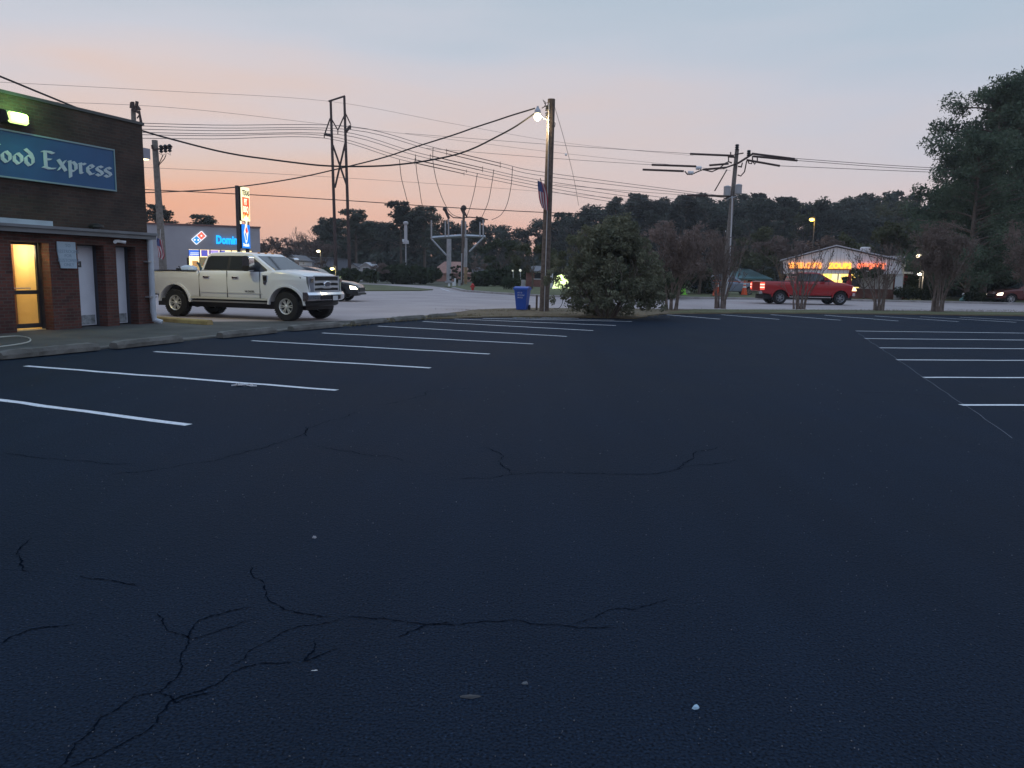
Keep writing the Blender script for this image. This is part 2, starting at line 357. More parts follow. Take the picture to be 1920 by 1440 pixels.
def stripe(b, p, q, wd, z=.004, wob=.012):
    t = (q - p); ln = t.length; t.normalize(); n_ = Vector((-t.y, t.x, 0)); k = max(2, int(ln / .35)); o = len(b.v)
    for i in range(k + 1):
        c = p.lerp(q, i / k) + n_ * (noise.noise(Vector((p.x * 3, p.y, i * .6))) * .035)
        w1 = wd / 2 + rnd.uniform(-wob, wob) * .5; w2 = wd / 2 + rnd.uniform(-wob, wob) * .5
        a, c2 = c + n_ * w1, c - n_ * w2; b.v += [Vector((a.x, a.y, z)), Vector((c2.x, c2.y, z))]
    for i in range(k): b.f.append((o + 2 * i, o + 2 * i + 1, o + 2 * i + 3, o + 2 * i + 2))
LEFT = [((355, 797), (-240, 720)), ((632, 732), (48, 686.5)), ((808, 690), (290, 659.5)), ((918, 664), (472, 639)), ((1000, 645), (605, 624.5)),
        ((1063, 631), (708, 611.5)), ((1112, 620), (792, 602.8)), ((1155, 610.5), (852, 598.2)), ((1185, 603), (905, 597)), ((1152, 600.3), (960, 595.8)), ((1085, 597), (1015, 595.2))]
FAR = [((1250, 590.3), (1350, 598.5)), ((1352, 590.2), (1462, 599)), ((1445, 590), (1575, 600.5)), ((1545, 591), (1685, 602)), ((1640, 592.5), (1798, 603.2)),
       ((1725, 594), (1906, 604.5)), ((1800, 595), (2000, 605))]
RIGHT = [((1802, 760), (2250, 760)), ((1732, 708), (2250, 709)), ((1682, 675), (2250, 677.5)), ((1650, 652.5), (2200, 656)), ((1622, 635), (2150, 640)), ((1605, 620.8), (2100, 627))]
for rows, nm in ((LEFT, 'parking_line'), (FAR, 'parking_line'), (RIGHT, 'parking_line')):
    for p, q in rows:
        b = MB(); stripe(b, G(*p), G(*q), .105); o = b.build(nm, M_line); o['kind'] = 'structure'
b = MB(); stripe(b, G(1610, 625), G(1900, 822), .007, .003, .002); o = b.build('chalk_line', mat('chalk', (.16, .17, .20), .9)); o['kind'] = 'structure'
CR = [[(180, 895), (290, 882), (400, 865), (470, 845), (530, 828), (600, 795), (680, 772)], [(595, 837), (650, 846), (730, 856), (770, 868)],
      [(845, 897), (920, 897), (960, 890), (1010, 886), (1100, 888), (1200, 890), (1260, 883), (1330, 872), (1380, 862)], [(0, 850), (80, 860), (180, 868), (250, 870)],
      [(640, 1158), (720, 1160), (890, 1168), (1060, 1174), (1160, 1178)], [(1080, 1170), (1140, 1145), (1190, 1143), (1260, 1125)],
      [(290, 1150), (310, 1175), (355, 1200), (340, 1225), (335, 1265), (300, 1298), (250, 1308), (190, 1345), (140, 1395), (110, 1440)],
      [(130, 1440), (200, 1410), (270, 1375), (320, 1315), (390, 1290), (430, 1265), (490, 1245), (550, 1240)], [(355, 1200), (400, 1188), (480, 1160)],
      [(430, 1250), (500, 1205), (560, 1175), (640, 1160)], [(1240, 697), (1320, 698), (1400, 697)], [(1600, 735), (1680, 738), (1760, 742)],
      [(150, 1080), (200, 1088), (260, 1100)], [(60, 1010), (30, 1040), (55, 1075)], [(590, 1200), (570, 1240), (640, 1215)], [(620, 1158), (560, 1150), (500, 1112), (470, 1060)], [(355, 1200), (372, 1165), (420, 1150), (470, 1140)], [(745, 1195), (800, 1172), (850, 1168)], [(0, 1210), (60, 1180), (140, 1172)], [(960, 890), (940, 860), (905, 838)], [(1270, 880), (1300, 850), (1345, 838)], [(300, 1298), (330, 1318), (400, 1300)], [(575, 800), (577, 820)], [(700, 760), (800, 735), (900, 728)]]
for ci, c in enumerate(CR):
    pts = [G(*p) for p in c]; wd = .014 if ci in (4, 6, 7) else .013 if ci in (8, 9, 5) else .017
    for _ in range(4):
        q = [pts[0]]
        for a, e in zip(pts, pts[1:]):
            m_ = (a + e) / 2; d = (e - a); m_ += Vector((-d.y, d.x, 0)) * rnd.uniform(-.13, .13); q += [m_, e]
        pts = q
    b = MB()
    for i, p in enumerate(pts):
        t = pts[min(i + 1, len(pts) - 1)] - pts[max(0, i - 1)]; t.normalize(); n_ = Vector((-t.y, t.x, 0))
        far = max(1, p.y / 8); s_ = .38 * wd * far * rnd.uniform(.15, 1.35) * (0.3 + min(1, min(i, len(pts) - 1 - i) / 4)) / 2
        b.v += [Vector((p.x, p.y, .003)) + n_ * s_, Vector((p.x, p.y, .003)) - n_ * s_]
    for i in range(len(pts) - 1): b.f.append((2 * i, 2 * i + 1, 2 * i + 3, 2 * i + 2))
    o = b.build('asphalt_crack', M_crack); o['kind'] = 'structure'

# wheel stops along the kerb
stops = [((8, 676), (190, 658)), ((222, 656), (345, 642)), ((420, 635.5), (522, 625)), ((552, 622), (645, 613.5)), ((668, 611), (728, 605.5)), ((742, 604), (800, 599)), ((812, 597.8), (858, 594.8))]
stop_lab = ['long concrete wheel stop nearest the brick wall doors at the left edge', 'concrete wheel stop with a dark chipped near end, second along the kerb',
            'concrete wheel stop third along the kerb, beside the parked white truck', 'concrete wheel stop fourth along the kerb, beyond the white truck nose',
            'short concrete wheel stop with weeds at its far end', 'small broken concrete wheel stop past the weeds', 'farthest concrete wheel stop, by the dirt strip']
for i, (p, q) in enumerate(stops):
    a, e = G(*p), G(*q); ln = (e - a).length; d = (e - a).normalized(); b = MB()
    n_ = 14; ps = []
    for j in range(n_ + 1):
        x = ln * j / n_ - ln / 2; ch = .03 if j in (0, n_) else 0
        jit = lambda: rnd.uniform(-.008, .008)
        for y, z in ((-.12, 0), (-.115, .07), (-.075, .135), (.075, .135), (.115, .07), (.12, 0)): b.v.append(Vector((x, y * (1 - ch * 5) + jit(), max(0, z * (1 - ch * 6) + (jit() if z else 0)))))
    for j in range(n_):
        for m_ in range(5): b.f.append((j * 6 + m_, j * 6 + m_ + 1, (j + 1) * 6 + m_ + 1, (j + 1) * 6 + m_))
    b.f.append(tuple(range(6))); b.f.append(tuple(n_ * 6 + m_ for m_ in range(6)))
    o = b.build('wheel_stop', M_conc); o.location = (a + e) / 2 + Vv * .12 + Vector((0, 0, .018)); o.rotation_euler = (0, 0, math.atan2(d.y, d.x) + rnd.uniform(-.012, .012))
    tag(o, stop_lab[i], 'wheel stop', 'concrete wheel stops along the kerb')
a, e = G(296, 603), G(394, 610.5); d = (e - a).normalized(); b = MB()
b.prism([(-.1, 0), (-.09, .09), (-.06, .13), (.06, .13), (.09, .09), (.1, 0)], lambda p: (-(e - a).length / 2, p[0], p[1]), lambda p: ((e - a).length / 2, p[0], p[1]))
o = b.build('wheel_stop', mat('faded_yellow_paint', (.30, .22, .09), .85, c2=(.42, .32, .14), vs_=5)); o.location = (a + e) / 2 + Vector((0, 0, .022)); o.rotation_euler = (0, 0, math.atan2(d.y, d.x))
tag(o, 'faded yellow wheel stop lying below the rear of the white truck', 'wheel stop')

def arc(cx, cz, r, a0, a1, n): return [(cx + r * math.cos(R(a0 + (a1 - a0) * i / n)), cz + r * math.sin(R(a0 + (a1 - a0) * i / n))) for i in range(n + 1)]
def rrect(w_, h_, r_, n=4):
    out = []
    for cx, cz, a0 in ((w_ - r_, h_ - r_, 0), (-w_ + r_, h_ - r_, 90), (-w_ + r_, -h_ + r_, 180), (w_ - r_, -h_ + r_, 270)):
        out += arc(cx, cz, r_, a0, a0 + 90, n)
    return out
# ------------------------------------------------------------------ wall-plane helper
class Plane:
    def __init__(s, p0, d): s.p = Vector((p0.x, p0.y, 0)); s.d = Vector((d.x, d.y, 0)).normalized(); s.n = Vector((-s.d.y, s.d.x, 0))
    def hit(s, px, py):
        r = ray(px, py); k = (s.p - CAM).dot(s.n) / r.dot(s.n); q = CAM + r * k; return (q - s.p).dot(s.d), q.z
    def rz(s): return math.atan2(s.d.y, s.d.x)

# ------------------------------------------------------------------ brick shop on the left
ang = R(20.5)
C0 = G(285, 607.5); PL = Plane(C0, Vector((math.sin(ang), math.cos(ang), 0)))
rz = PL.rz()
bld = thing('brick_shop', 'dark brick shop building with washroom doors along its side wall', 'building', C0, rz)
M_brick = brick_mat('dark_brown_brick', (.070, .040, .031), (.042, .028, .023), (.060, .052, .045))
M_brickl = brick_mat('red_brown_brick', (.130, .042, .031), (.068, .026, .021), (.095, .078, .066))
H = lambda px, py: PL.hit(px, py)
zroof = H(270, 236)[1]; zeave = H(279, 441)[1]
SET = .28; PLU = Plane(C0 + PL.n * SET, PL.d); HU = lambda px, py: PLU.hit(px, py)
xr = H(281, 440)[0]; xu = HU(276, 435)[0]; zroof = HU(271, 236)[1]
LW = -14.0    # upper wall set back above the washroom wall
b = MB(); b.bx((LW, SET, zeave - .3), (xu, 9, zroof)); b.build('wall', M_brick, bld)
b = MB(); b.bx((LW - .03, SET - .04, zroof), (xu + .04, SET + .3, zroof + .07)); b.bx((xu - .26, SET + .302, zroof), (xu + .04, 9.04, zroof + .07)); b.build('parapet_cap', mat('dark_flashing', (.06, .065, .07), .5), bld)
# lower wall, with openings
ops = [(19, 91, 455, 617), (143, 194, 456.5, 614.5), (215.5, 253, 460, 610)]
opn = []
for x0, x1, yt, yb in ops:
    a, zt = H(x0 + 1, yt); c, _ = H(x1, yt); zb = H((x0 + x1) / 2, yb)[1]; opn.append((a, c, zt, max(.05, min(.12, zb))))
b = MB(); xs = LW
zt = sum(o[2] for o in opn) / 3
for a, c, _, _ in opn:
    b.bx((xs, 0, 0), (a, SET - .003, zt)); xs = c
b.bx((xs, 0, 0), (xr, SET - .003, zt)); b.bx((LW, 0, zt), (xr, SET - .003, zeave - .12))
b.bx((LW, SET + 1.3, 0), (xr - .003, 8.9, zeave - .31))
b.build('washroom_wall', M_brickl, bld)
b = MB()   # recess sides and floor
xs = LW
for a, c, _, _ in opn: b.bx((xs, SET, 0), (a, SET + 1.3, zeave - .302)); xs = c
b.bx((xs, SET, 0), (xr - .002, SET + 1.3, zeave - .302)); b.bx((LW, SET, zt + .002), (xr - .004, SET + 1.29, zeave - .304))
b.build('recess_wall', mat('dark_blue_reveal', (.035, .042, .06), .6, var=.2), bld)
M_trim = mat('grey_gutter_paint', (.16, .175, .19), .45, var=.15, vs_=2)
b = MB(); e = H(282, 440)[0]
b.bx((LW, -.20, zeave - .12), (e, .02, zeave - .02)); b.bx((LW, -.24, zeave - .02), (e + .03, SET - .002, zeave + .02)); b.bx((LW, -.25, zeave - .015), (e + .03, -.243, zeave + .05)); b.build('gutter', M_trim, bld)
b = MB(); a0 = H(0, 410)[0]; a1 = H(94, 428)[0]; b.bx((a0 - 3, -.1, zeave + .03), (a1, .06, zeave + .17)); b.build('ledge_board', mat('pale_blue_paint', (.42, .52, .58), .5, var=.08), bld)
dx0 = H(268, 500)[0]; dx1 = H(279, 500)[0]
b = MB(); xm = (dx0 + dx1) / 2 + .06
b.tube([(xm, -.12, zeave - .1), (xm, -.12, .35), (xm + .02, -.14, .12), (xm + .12, -.3, .05)], .075, 10)
dsp = b.build('downspout', mat('white_downspout', (.45, .50, .56), .45, var=.1), bld)
for z in (.75, 1.7, 2.45):
    b = MB(); b.box((xm - .02, -.1, z), (.26, .17, .04)); b.build('bracket', M_steel, dsp)
M_frame = mat('dark_bronze_frame', (.03, .03, .034), .4)
# lit doorway
a, c, zt_, zb = opn[0]
M_cream = mat('cream_room_wall', (.80, .64, .33), .6, var=.05, vs_=2)
dr = MB(); dr.bx((a + .03, SET + .05, zb), (a + .09, SET + .11, zt)); dr.bx((c - .09, SET + .05, zb), (c - .03, SET + .11, zt)); dr.bx((a + .09, SET + .05, zb), (c - .09, SET + .11, zb + .1)); dr.bx((a + .09, SET + .05, zt - .06), (c - .09, SET + .11, zt))
zm = H(50, 549)[1]; dr.bx((a + .09, SET + .05, zm - .045), (c - .09, SET + .11, zm + .045))
door = dr.build('door', M_frame, bld)
b = MB(); b.tube([(a + .15, SET + .0, zm + .07), (a + .15, SET - .02, zm + .1), (a + .6, SET - .02, zm + .1), (a + .6, SET, zm + .07)], .012, 6); b.build('handle', M_steel, door)
gl = bpy.data.materials.new('clear_glass'); gl.use_nodes = True; n = gl.node_tree.nodes; n.clear(); l = gl.node_tree.links
o1 = n.new('ShaderNodeOutputMaterial'); tr = n.new('ShaderNodeBsdfTransparent'); gs = n.new('ShaderNodeBsdfGlossy'); gs.inputs['Roughness'].default_value = .03; ms = n.new('ShaderNodeMixShader'); ms.inputs[0].default_value = .05
l.new(tr.outputs[0], ms.inputs[1]); l.new(gs.outputs[0], ms.inputs[2]); l.new(ms.outputs[0], o1.inputs[0])
b = MB(); b.bx((a + .088, SET + .076, zb + .1), (c - .088, SET + .084, zt - .06)); b.build('glass_pane', gl, door)
b = MB(); b.bx((a, SET + .95, 0), (c, SET + 1.0, zt)); b.bx((a + .002, SET + .12, 0), (a + .02, SET + .949, zt)); b.bx((c - .02, SET + .12, 0), (c - .002, SET + .949, zt)); b.bx((a, SET + .0, 0), (c, SET + .949, .04)); b.bx((a + .02, SET + .12, zt - .015), (c - .02, SET + .949, zt - .002))
b.build('entry_lining', M_cream, bld)
b = MB(); b.bx((c - .1, SET + .88, .05), (c - .03, SET + .949, zt - .02)); b.build('inner_door_trim', mat('brown_wood_trim', (.22, .10, .04), .5), bld)
sa, sz = H(36, 485); b = MB(); b.bx((a + .30, SET + .93, sz - .035), (a + .55, SET + .948, sz + .035)); pl_ = b.build('door_plate', mat('brown_plate', (.12, .09, .05), .5), bld)
b = MB(); b.tube([(a + .45, SET + .9, zt - .02), (a + .5, SET + .9, zt - .1), (a + .57, SET + .9, zt - .14), (a + .64, SET + .9, zt - .09), (a + .67, SET + .9, zt - .02)], .006, 5); b.build('hanging_cord', M_black, bld)
lamp('entry_lamp', 'POINT', ((a + c) / 2, SET + .5, zt - .18), 23, (1, .82, .48), .12, bld)
# two white doors
for i, (px, nm) in enumerate(((1, 'door'), (2, 'door'))):
    a, c, zt_, zb = opn[px]
    b = MB(); b.bx((a + .012, SET + .1, zb), (c - .012, SET + .15, zt - .02)); dd = b.build(nm, mat('white_door_paint', (.72, .76, .84), .5, var=.06, vs_=2), bld)
    b = MB(); b.bx((a + .2, SET + .092, zb + .02), (c - .05, SET + .1, zb + .26)); b.build('kick_plate', mat('scuffed_metal', (.28, .31, .33), .6, var=.4, vs_=12), dd)
    b = MB(); b.ball((a + .1, SET + .05, 1.02), .035); b.cyl((a + .1, SET + .05, 1.02), (a + .1, SET + .1, 1.02), .015); b.build('door_knob', M_black, dd)
    if i == 0:
        b = MB(); b.bx((a + .13, SET + .085, 1.52), (a + .40, SET + .098, 1.67)); p_ = b.build('door_sign', mat('dark_sign', (.05, .055, .06), .5), dd)
        b = MB(); b.text('MEN', .085, lambda x, z, t: (a + .17 + x, SET + .085 - t, 1.565 + z), depth=.004); b.build('lettering', M_white, p_)
# notice sheet on the brick pier
nx0, nz1 = H(104, 452.5); nx1, _ = H(138.5, 453); nz0 = H(122, 503)[1]
nt_ = thing('paper_notice', 'pale blue hand-lettered notice board fixed to brick between yellow doorway and white door', 'sign', PL.p + PL.d * nx0 + Vector((0, 0, nz0)), rz)
nw, nh = nx1 - nx0, nz1 - nz0
b = MB(); b.prism([(0, .62 * nh), (0, nh), (nw, nh), (nw * 1.02, 0), (.15 * nw, 0)], lambda p: (p[0], -.02, p[1]), lambda p: (p[0], -.045, p[1])); b.build('board', mat('pale_blue_board', (.36, .47, .56), .55, var=.05), nt_)
for r_, (s_, z_) in enumerate((('TO', .80), ('RESTROOMS', .58), ('FOR', .42), ('CUSTOMERS', .24), ('ONLY', .08))):
    b = MB(); wd_ = len(s_) * .075; b.text(s_, .11, lambda x, z, t: (nw * .55 - wd_ * .42 + x, -.046 - t, z_ * nh + z), depth=.002, sx=.95)
    b.build('text_line', mat('faded_ink', (.22, .30, .39), .7), nt_)
# painted shop sign
PLS = Plane(C0 + PL.n * (SET - .08), PL.d); HS = PLS.hit; PLF = Plane(C0 + PL.n * (SET - .25), PL.d)
sx1, sz1 = HS(213, 282.5); sz0 = HS(213, 356)[1]; 
sg = thing('shop_sign', 'long dark blue sign board with pale blackletter shop name high on brick wall', 'sign', PL.p + PL.d * sx1 + PL.n * SET, rz)
SW = -13 - sx1
b = MB(); b.bx((SW, -.07, sz0), (0, -.003, sz1)); brd = b.build('board', mat('dark_blue_board', (.012, .085, .22), .5, var=.1, vs_=1.5), sg)
b = MB(); b.bx((SW, -.09, sz1), (.03, -.002, sz1 + .035)); b.bx((SW, -.09, sz0 - .035), (.03, -.002, sz0)); b.bx((.001, -.088, sz0 + .001), (.029, -.004, sz1 - .001)); b.build('frame', mat('sign_edge_trim', (.20, .30, .34), .4), sg)
def nib(b, strokes, ox, oz, sx_, sz_, y, wnib=.165, an=R(38)):
    nx_, nz_ = math.cos(an) * wnib, math.sin(an) * wnib
    for st_ in strokes:
        for (x0, z0), (x1, z1) in zip(st_, st_[1:]):
            q = [(x0 - nx_, z0 - nz_), (x0 + nx_, z0 + nz_), (x1 + nx_, z1 + nz_), (x1 - nx_, z1 - nz_)]
            dx, dz = x1 - x0, z1 - z0; ln = math.hypot(dx, dz) or 1; ex, ez = -dz / ln * .035, dx / ln * .035
            q2 = [(x0 - ex, z0 - ez), (x0 + ex, z0 + ez), (x1 + ex, z1 + ez), (x1 - ex, z1 - ez)]
            for qq, yo in ((q, 0), (q2, .002)):
                nib.k += 1; yy = y - yo - (nib.k % 7) * .0006
                b.prism([(ox + u * sx_, oz + v_ * sz_) for u, v_ in qq], lambda p: (p[0], y + .004, p[1]), lambda p: (p[0], yy - .006, p[1]))
nib.k = 0
O_ = [[(.35, 1), (.08, .72), (.08, .28), (.35, 0), (.62, .28), (.62, .72), (.35, 1)]]
GL = {'o': (O_, .86), 'd': (O_ + [[(.62, .72), (.5, 1.1), (.08, 1.5)]], .95),
      'E': ([[(.22, 1.55), (.22, .08)], [(.0, 1.55), (.5, 1.6), (.85, 1.5)], [(.22, .85), (.62, .88)], [(.02, .1), (.5, .0), (.9, .08)]], 1.12),
      'x': ([[(.05, 1), (.6, 0)], [(.6, 1), (.05, 0)]], .80), 'p': ([[(.0, .95), (.15, 1.05), (.15, -.55)], [(.15, .85), (.4, 1), (.62, .75), (.62, .3), (.4, .05), (.15, .15)]], .84),
      'r': ([[(.0, .9), (.15, 1), (.15, .05), (.28, 0)], [(.15, .8), (.38, 1), (.55, .92)]], .66), 'e': ([[(.6, .18), (.35, 0), (.08, .3), (.08, .72), (.35, 1), (.58, .8), (.1, .48)]], .74),
      's': ([[(.58, .88), (.35, 1), (.1, .8), (.15, .6), (.5, .42), (.58, .2), (.33, 0), (.05, .14)]], .72), 'f': ([[(.6, 1.45), (.35, 1.52), (.2, 1.25), (.2, 0), (.32, -.05)], [(0, .95), (.5, 1)]], .68),
      'a': ([[(.1, .85), (.35, 1), (.58, .8), (.58, .05), (.7, 0)], [(.58, .5), (.2, .5), (.08, .2), (.3, 0), (.58, .2)]], .80), 'S': ([[(.8, 1.4), (.5, 1.6), (.15, 1.35), (.25, .95), (.65, .7), (.8, .35), (.45, 0), (.05, .15)]], 1.0)}
def word(b, s_, x0, x1, z0, h):
    tot = sum(GL[c][1] for c in s_); k_ = (x1 - x0) / tot; x = x0
    for c in s_: nib(b, GL[c][0], x, z0, k_, h, -.075); x += GL[c][1] * k_
b = MB(); xe0, _ = HS(81, 315); xe1, _ = HS(211, 330); zx0 = HS(168, 327)[1]; zx1 = HS(168, 308.5)[1]
word(b, 'Express', xe0 - sx1, xe1 - sx1, zx0, zx1 - zx0); b.build('lettering', mat('pale_letter_paint', (.46, .56, .62), .5, var=.08), sg); b = MB()
xo0, _ = HS(3, 300); xo1, _ = HS(70, 305); k3 = (xo1 - xo0) / (2 * .86 + .95); lt = sum(GL[c][1] for c in 'Seaf') * k3
word(b, 'Seafood', xo0 - sx1 - lt, xo1 - sx1, zx0, zx1 - zx0)
b.build('lettering', mat('pale_letter_paint', (.42, .55, .58), .5, var=.08), sg, fix=True)
# flood lamp above the sign
fx, fz = PLF.hit(35, 221)
fl = thing('wall_floodlight', 'glowing white-green floodlight mounted above the blue sign', 'light', PL.p + PL.d * fx + PL.n * SET + Vector((0, 0, fz)), rz)
b = MB(); b.prism([(-.0, -.14), (-.02, .17), (-.20, .12), (-.25, -.08)], lambda p: (-.25, p[0] - .003, p[1]), lambda p: (.25, p[0] - .003, p[1])); b.build('housing', mat('bronze_lamp_body', (.05, .05, .045), .5), fl)
b = MB(); b.prism(rrect(.24, .125, .06), lambda p: (p[0], -.22, p[1] - .01), lambda p: (p[0] * .9, -.28, p[1] * .85 - .01)); b.build('lens', glow('flood_lens', (.70, 1, .28), 1.5), fl)
b = MB(); b.ball((0, -.30, -.01), (.13, .05, .07)); b.build('bulb', glow('flood_bulb_hot', (.92, 1, .75), 8), fl)
lamp('flood_bulb', 'AREA', (0, -.42, -.1), 10, (.60, 1, .45), .3, fl, target=(0, -3, -2.2)).location = (0, -.42, -.1)
lamp('flood_spill', 'POINT', (0, -.40, .12), 26, (.38, 1, .28), .1, fl)
# box lamp on the far end wall
bx_, bz_ = HU(276, 287)
bl = thing('wall_pack_light', 'small grey box light on the end wall of the brick shop', 'light', PL.p + PL.d * xu + PL.n * (SET + .2) + Vector((0, 0, bz_)), rz)
b = MB(); b.bx((.004, -.18, -.15), (.26, .18, .13)); b.build('housing', mat('grey_lamp_box', (.30, .30, .36), .5), bl)
b = MB(); b.bx((.04, -.15, -.17), (.23, .15, -.151)); b.build('lens', glow('wall_pack_lens', (1, .85, .5), 3), bl)
lamp('wall_pack_bulb', 'AREA', (.25, .0, -.3), 48, (1, .84, .35), .25, bl, target=(3.2, 0.4, -2.6))
# service cord light over white door
sx_, sz_ = H(217, 452); tl = thing('twin_head_light', 'small white twin-head security light over the third doorway', 'light', PL.p + PL.d * sx_ + Vector((0, 0, sz_)), rz)
b = MB(); b.box((0, -.05, 0), (.1, .08, .07)); b.build('base', M_white, tl)
for s_ in (-1, 1):
    b = MB(); b.cyl((s_ * .05, -.06, 0), (s_ * .17, -.16, -.03), .035, .045, 10); b.build('lamp_head', M_white, tl)
# hose on the apron
pts = [G(-60, 641), G(20, 633.5), G(45, 634.5), G(57, 639), G(52, 645), G(20, 651), G(-40, 658)]
sm = []
for i in range(len(pts) - 1):
    p0, p1, p2, p3 = pts[max(0, i - 1)], pts[i], pts[i + 1], pts[min(len(pts) - 1, i + 2)]
    for j in range(6):
        t = j / 6; sm.append(.5 * ((2 * p1) + (p2 - p0) * t + (2 * p0 - 5 * p1 + 4 * p2 - p3) * t * t + (3 * p1 - p0 - 3 * p2 + p3) * t ** 3))
b = MB(); b.tube([p + Vector((0, 0, .035)) for p in sm], .014, 6); o = b.build('garden_hose', mat('pale_hose', (.45, .45, .40), .6), origin=pts[1]); tag(o, 'pale looped hose lying on the apron by the lit doorway', 'hose')
vp = H(187, 426)
rv = thing('roof_vent', 'small dark roof vent on the ledge above the second washroom door', 'vent', PL.p + PL.d * vp[0] + PL.n * .1 + Vector((0, 0, zeave + .02)), rz)
b = MB(); b.cyl((0, 0, 0), (0, 0, .1), .09); b.build('stack', M_black, rv)
b = MB(); b.lathe([(.17, .1), (.16, .15), (.05, .19)]); b.build('cap', M_black, rv)

# ------------------------------------------------------------------ vehicles
def inset(poly, d):
    n = len(poly); ar = sum(poly[i][0] * poly[(i + 1) % n][1] - poly[(i + 1) % n][0] * poly[i][1] for i in range(n)); sg_ = 1 if ar > 0 else -1; out = []
    for i in range(n):
        (x0, y0), (x1, y1), (x2, y2) = poly[i - 1], poly[i], poly[(i + 1) % n]
        def nm(ax, ay, bx, by):
            l_ = math.hypot(bx - ax, by - ay) or 1; return (-(by - ay) / l_ * sg_, (bx - ax) / l_ * sg_)
        n1, n2 = nm(x0, y0, x1, y1), nm(x1, y1, x2, y2); mx_, my_ = n1[0] + n2[0], n1[1] + n2[1]; k_ = max(.5, (mx_ * mx_ + my_ * my_) / 2)
        out.append((x1 + mx_ * d / k_, y1 + my_ * d / k_))
    return out
def make_wheel(parent, x, y, Rw, wd, side, spokes=8, rimc=None, rr=.56):
    rimm = rimc or M_alloy
    b = MB(); r_ = Rw * rr
    b.lathe([(r_, -wd / 2), (Rw * .93, -wd / 2), (Rw * .985, -wd * .38), (Rw, -wd * .2), (Rw, wd * .2), (Rw * .985, wd * .38), (Rw * .93, wd / 2), (r_, wd / 2), (r_ * .985, 0), (r_, -wd / 2)], (x, y, Rw), 'Y', 32, False)
    for k_ in range(40):
        a_ = 2 * math.pi * k_ / 40
        M_ = Matrix.Rotation(-a_, 3, 'Y'); b.box(Vector((x, y, Rw)) + M_ @ Vector((Rw + .002, 0, 0)), (.016, wd * .84, Rw * .075), M=M_)
    tw = b.build('wheel', M_tyre, parent, fix=False)
    yo = y + side * wd * .28
    b = MB(); b.lathe([(r_ * .93, -.05), (r_, .05), (r_ * .97, .07), (r_ * .9, .05), (r_ * .86, -.02)], (x, yo, Rw), 'Y', 28, False) if side > 0 else b.lathe([(r_ * .86, .02), (r_ * .9, -.05), (r_ * .97, -.07), (r_, -.05), (r_ * .93, .05)], (x, yo, Rw), 'Y', 28, False)
    b.lathe([(r_ * .22, -.05), (r_ * .22, .05), (r_ * .12, .07)] if side > 0 else [(r_ * .12, -.07), (r_ * .22, -.05), (r_ * .22, .05)], (x, yo, Rw), 'Y', 14)
    for k_ in range(spokes):
        a_ = 2 * math.pi * k_ / spokes
        for da in (-.17, .17):
            M_ = Matrix.Rotation(-a_ - da, 3, 'Y'); b.box(Vector((x, yo + side * .02, Rw)) + M_ @ Vector((r_ * .56, 0, 0)), (r_ * .74, .035, r_ * .10), M=M_)
    b.build('rim', rimm, tw, fix=True)
    b = MB(); b.lathe([(r_ * .86, -.01), (r_ * .86, .01)], (x, yo - side * .05, Rw), 'Y', 20); b.build('brake_disc', M_black, tw)
    return tw

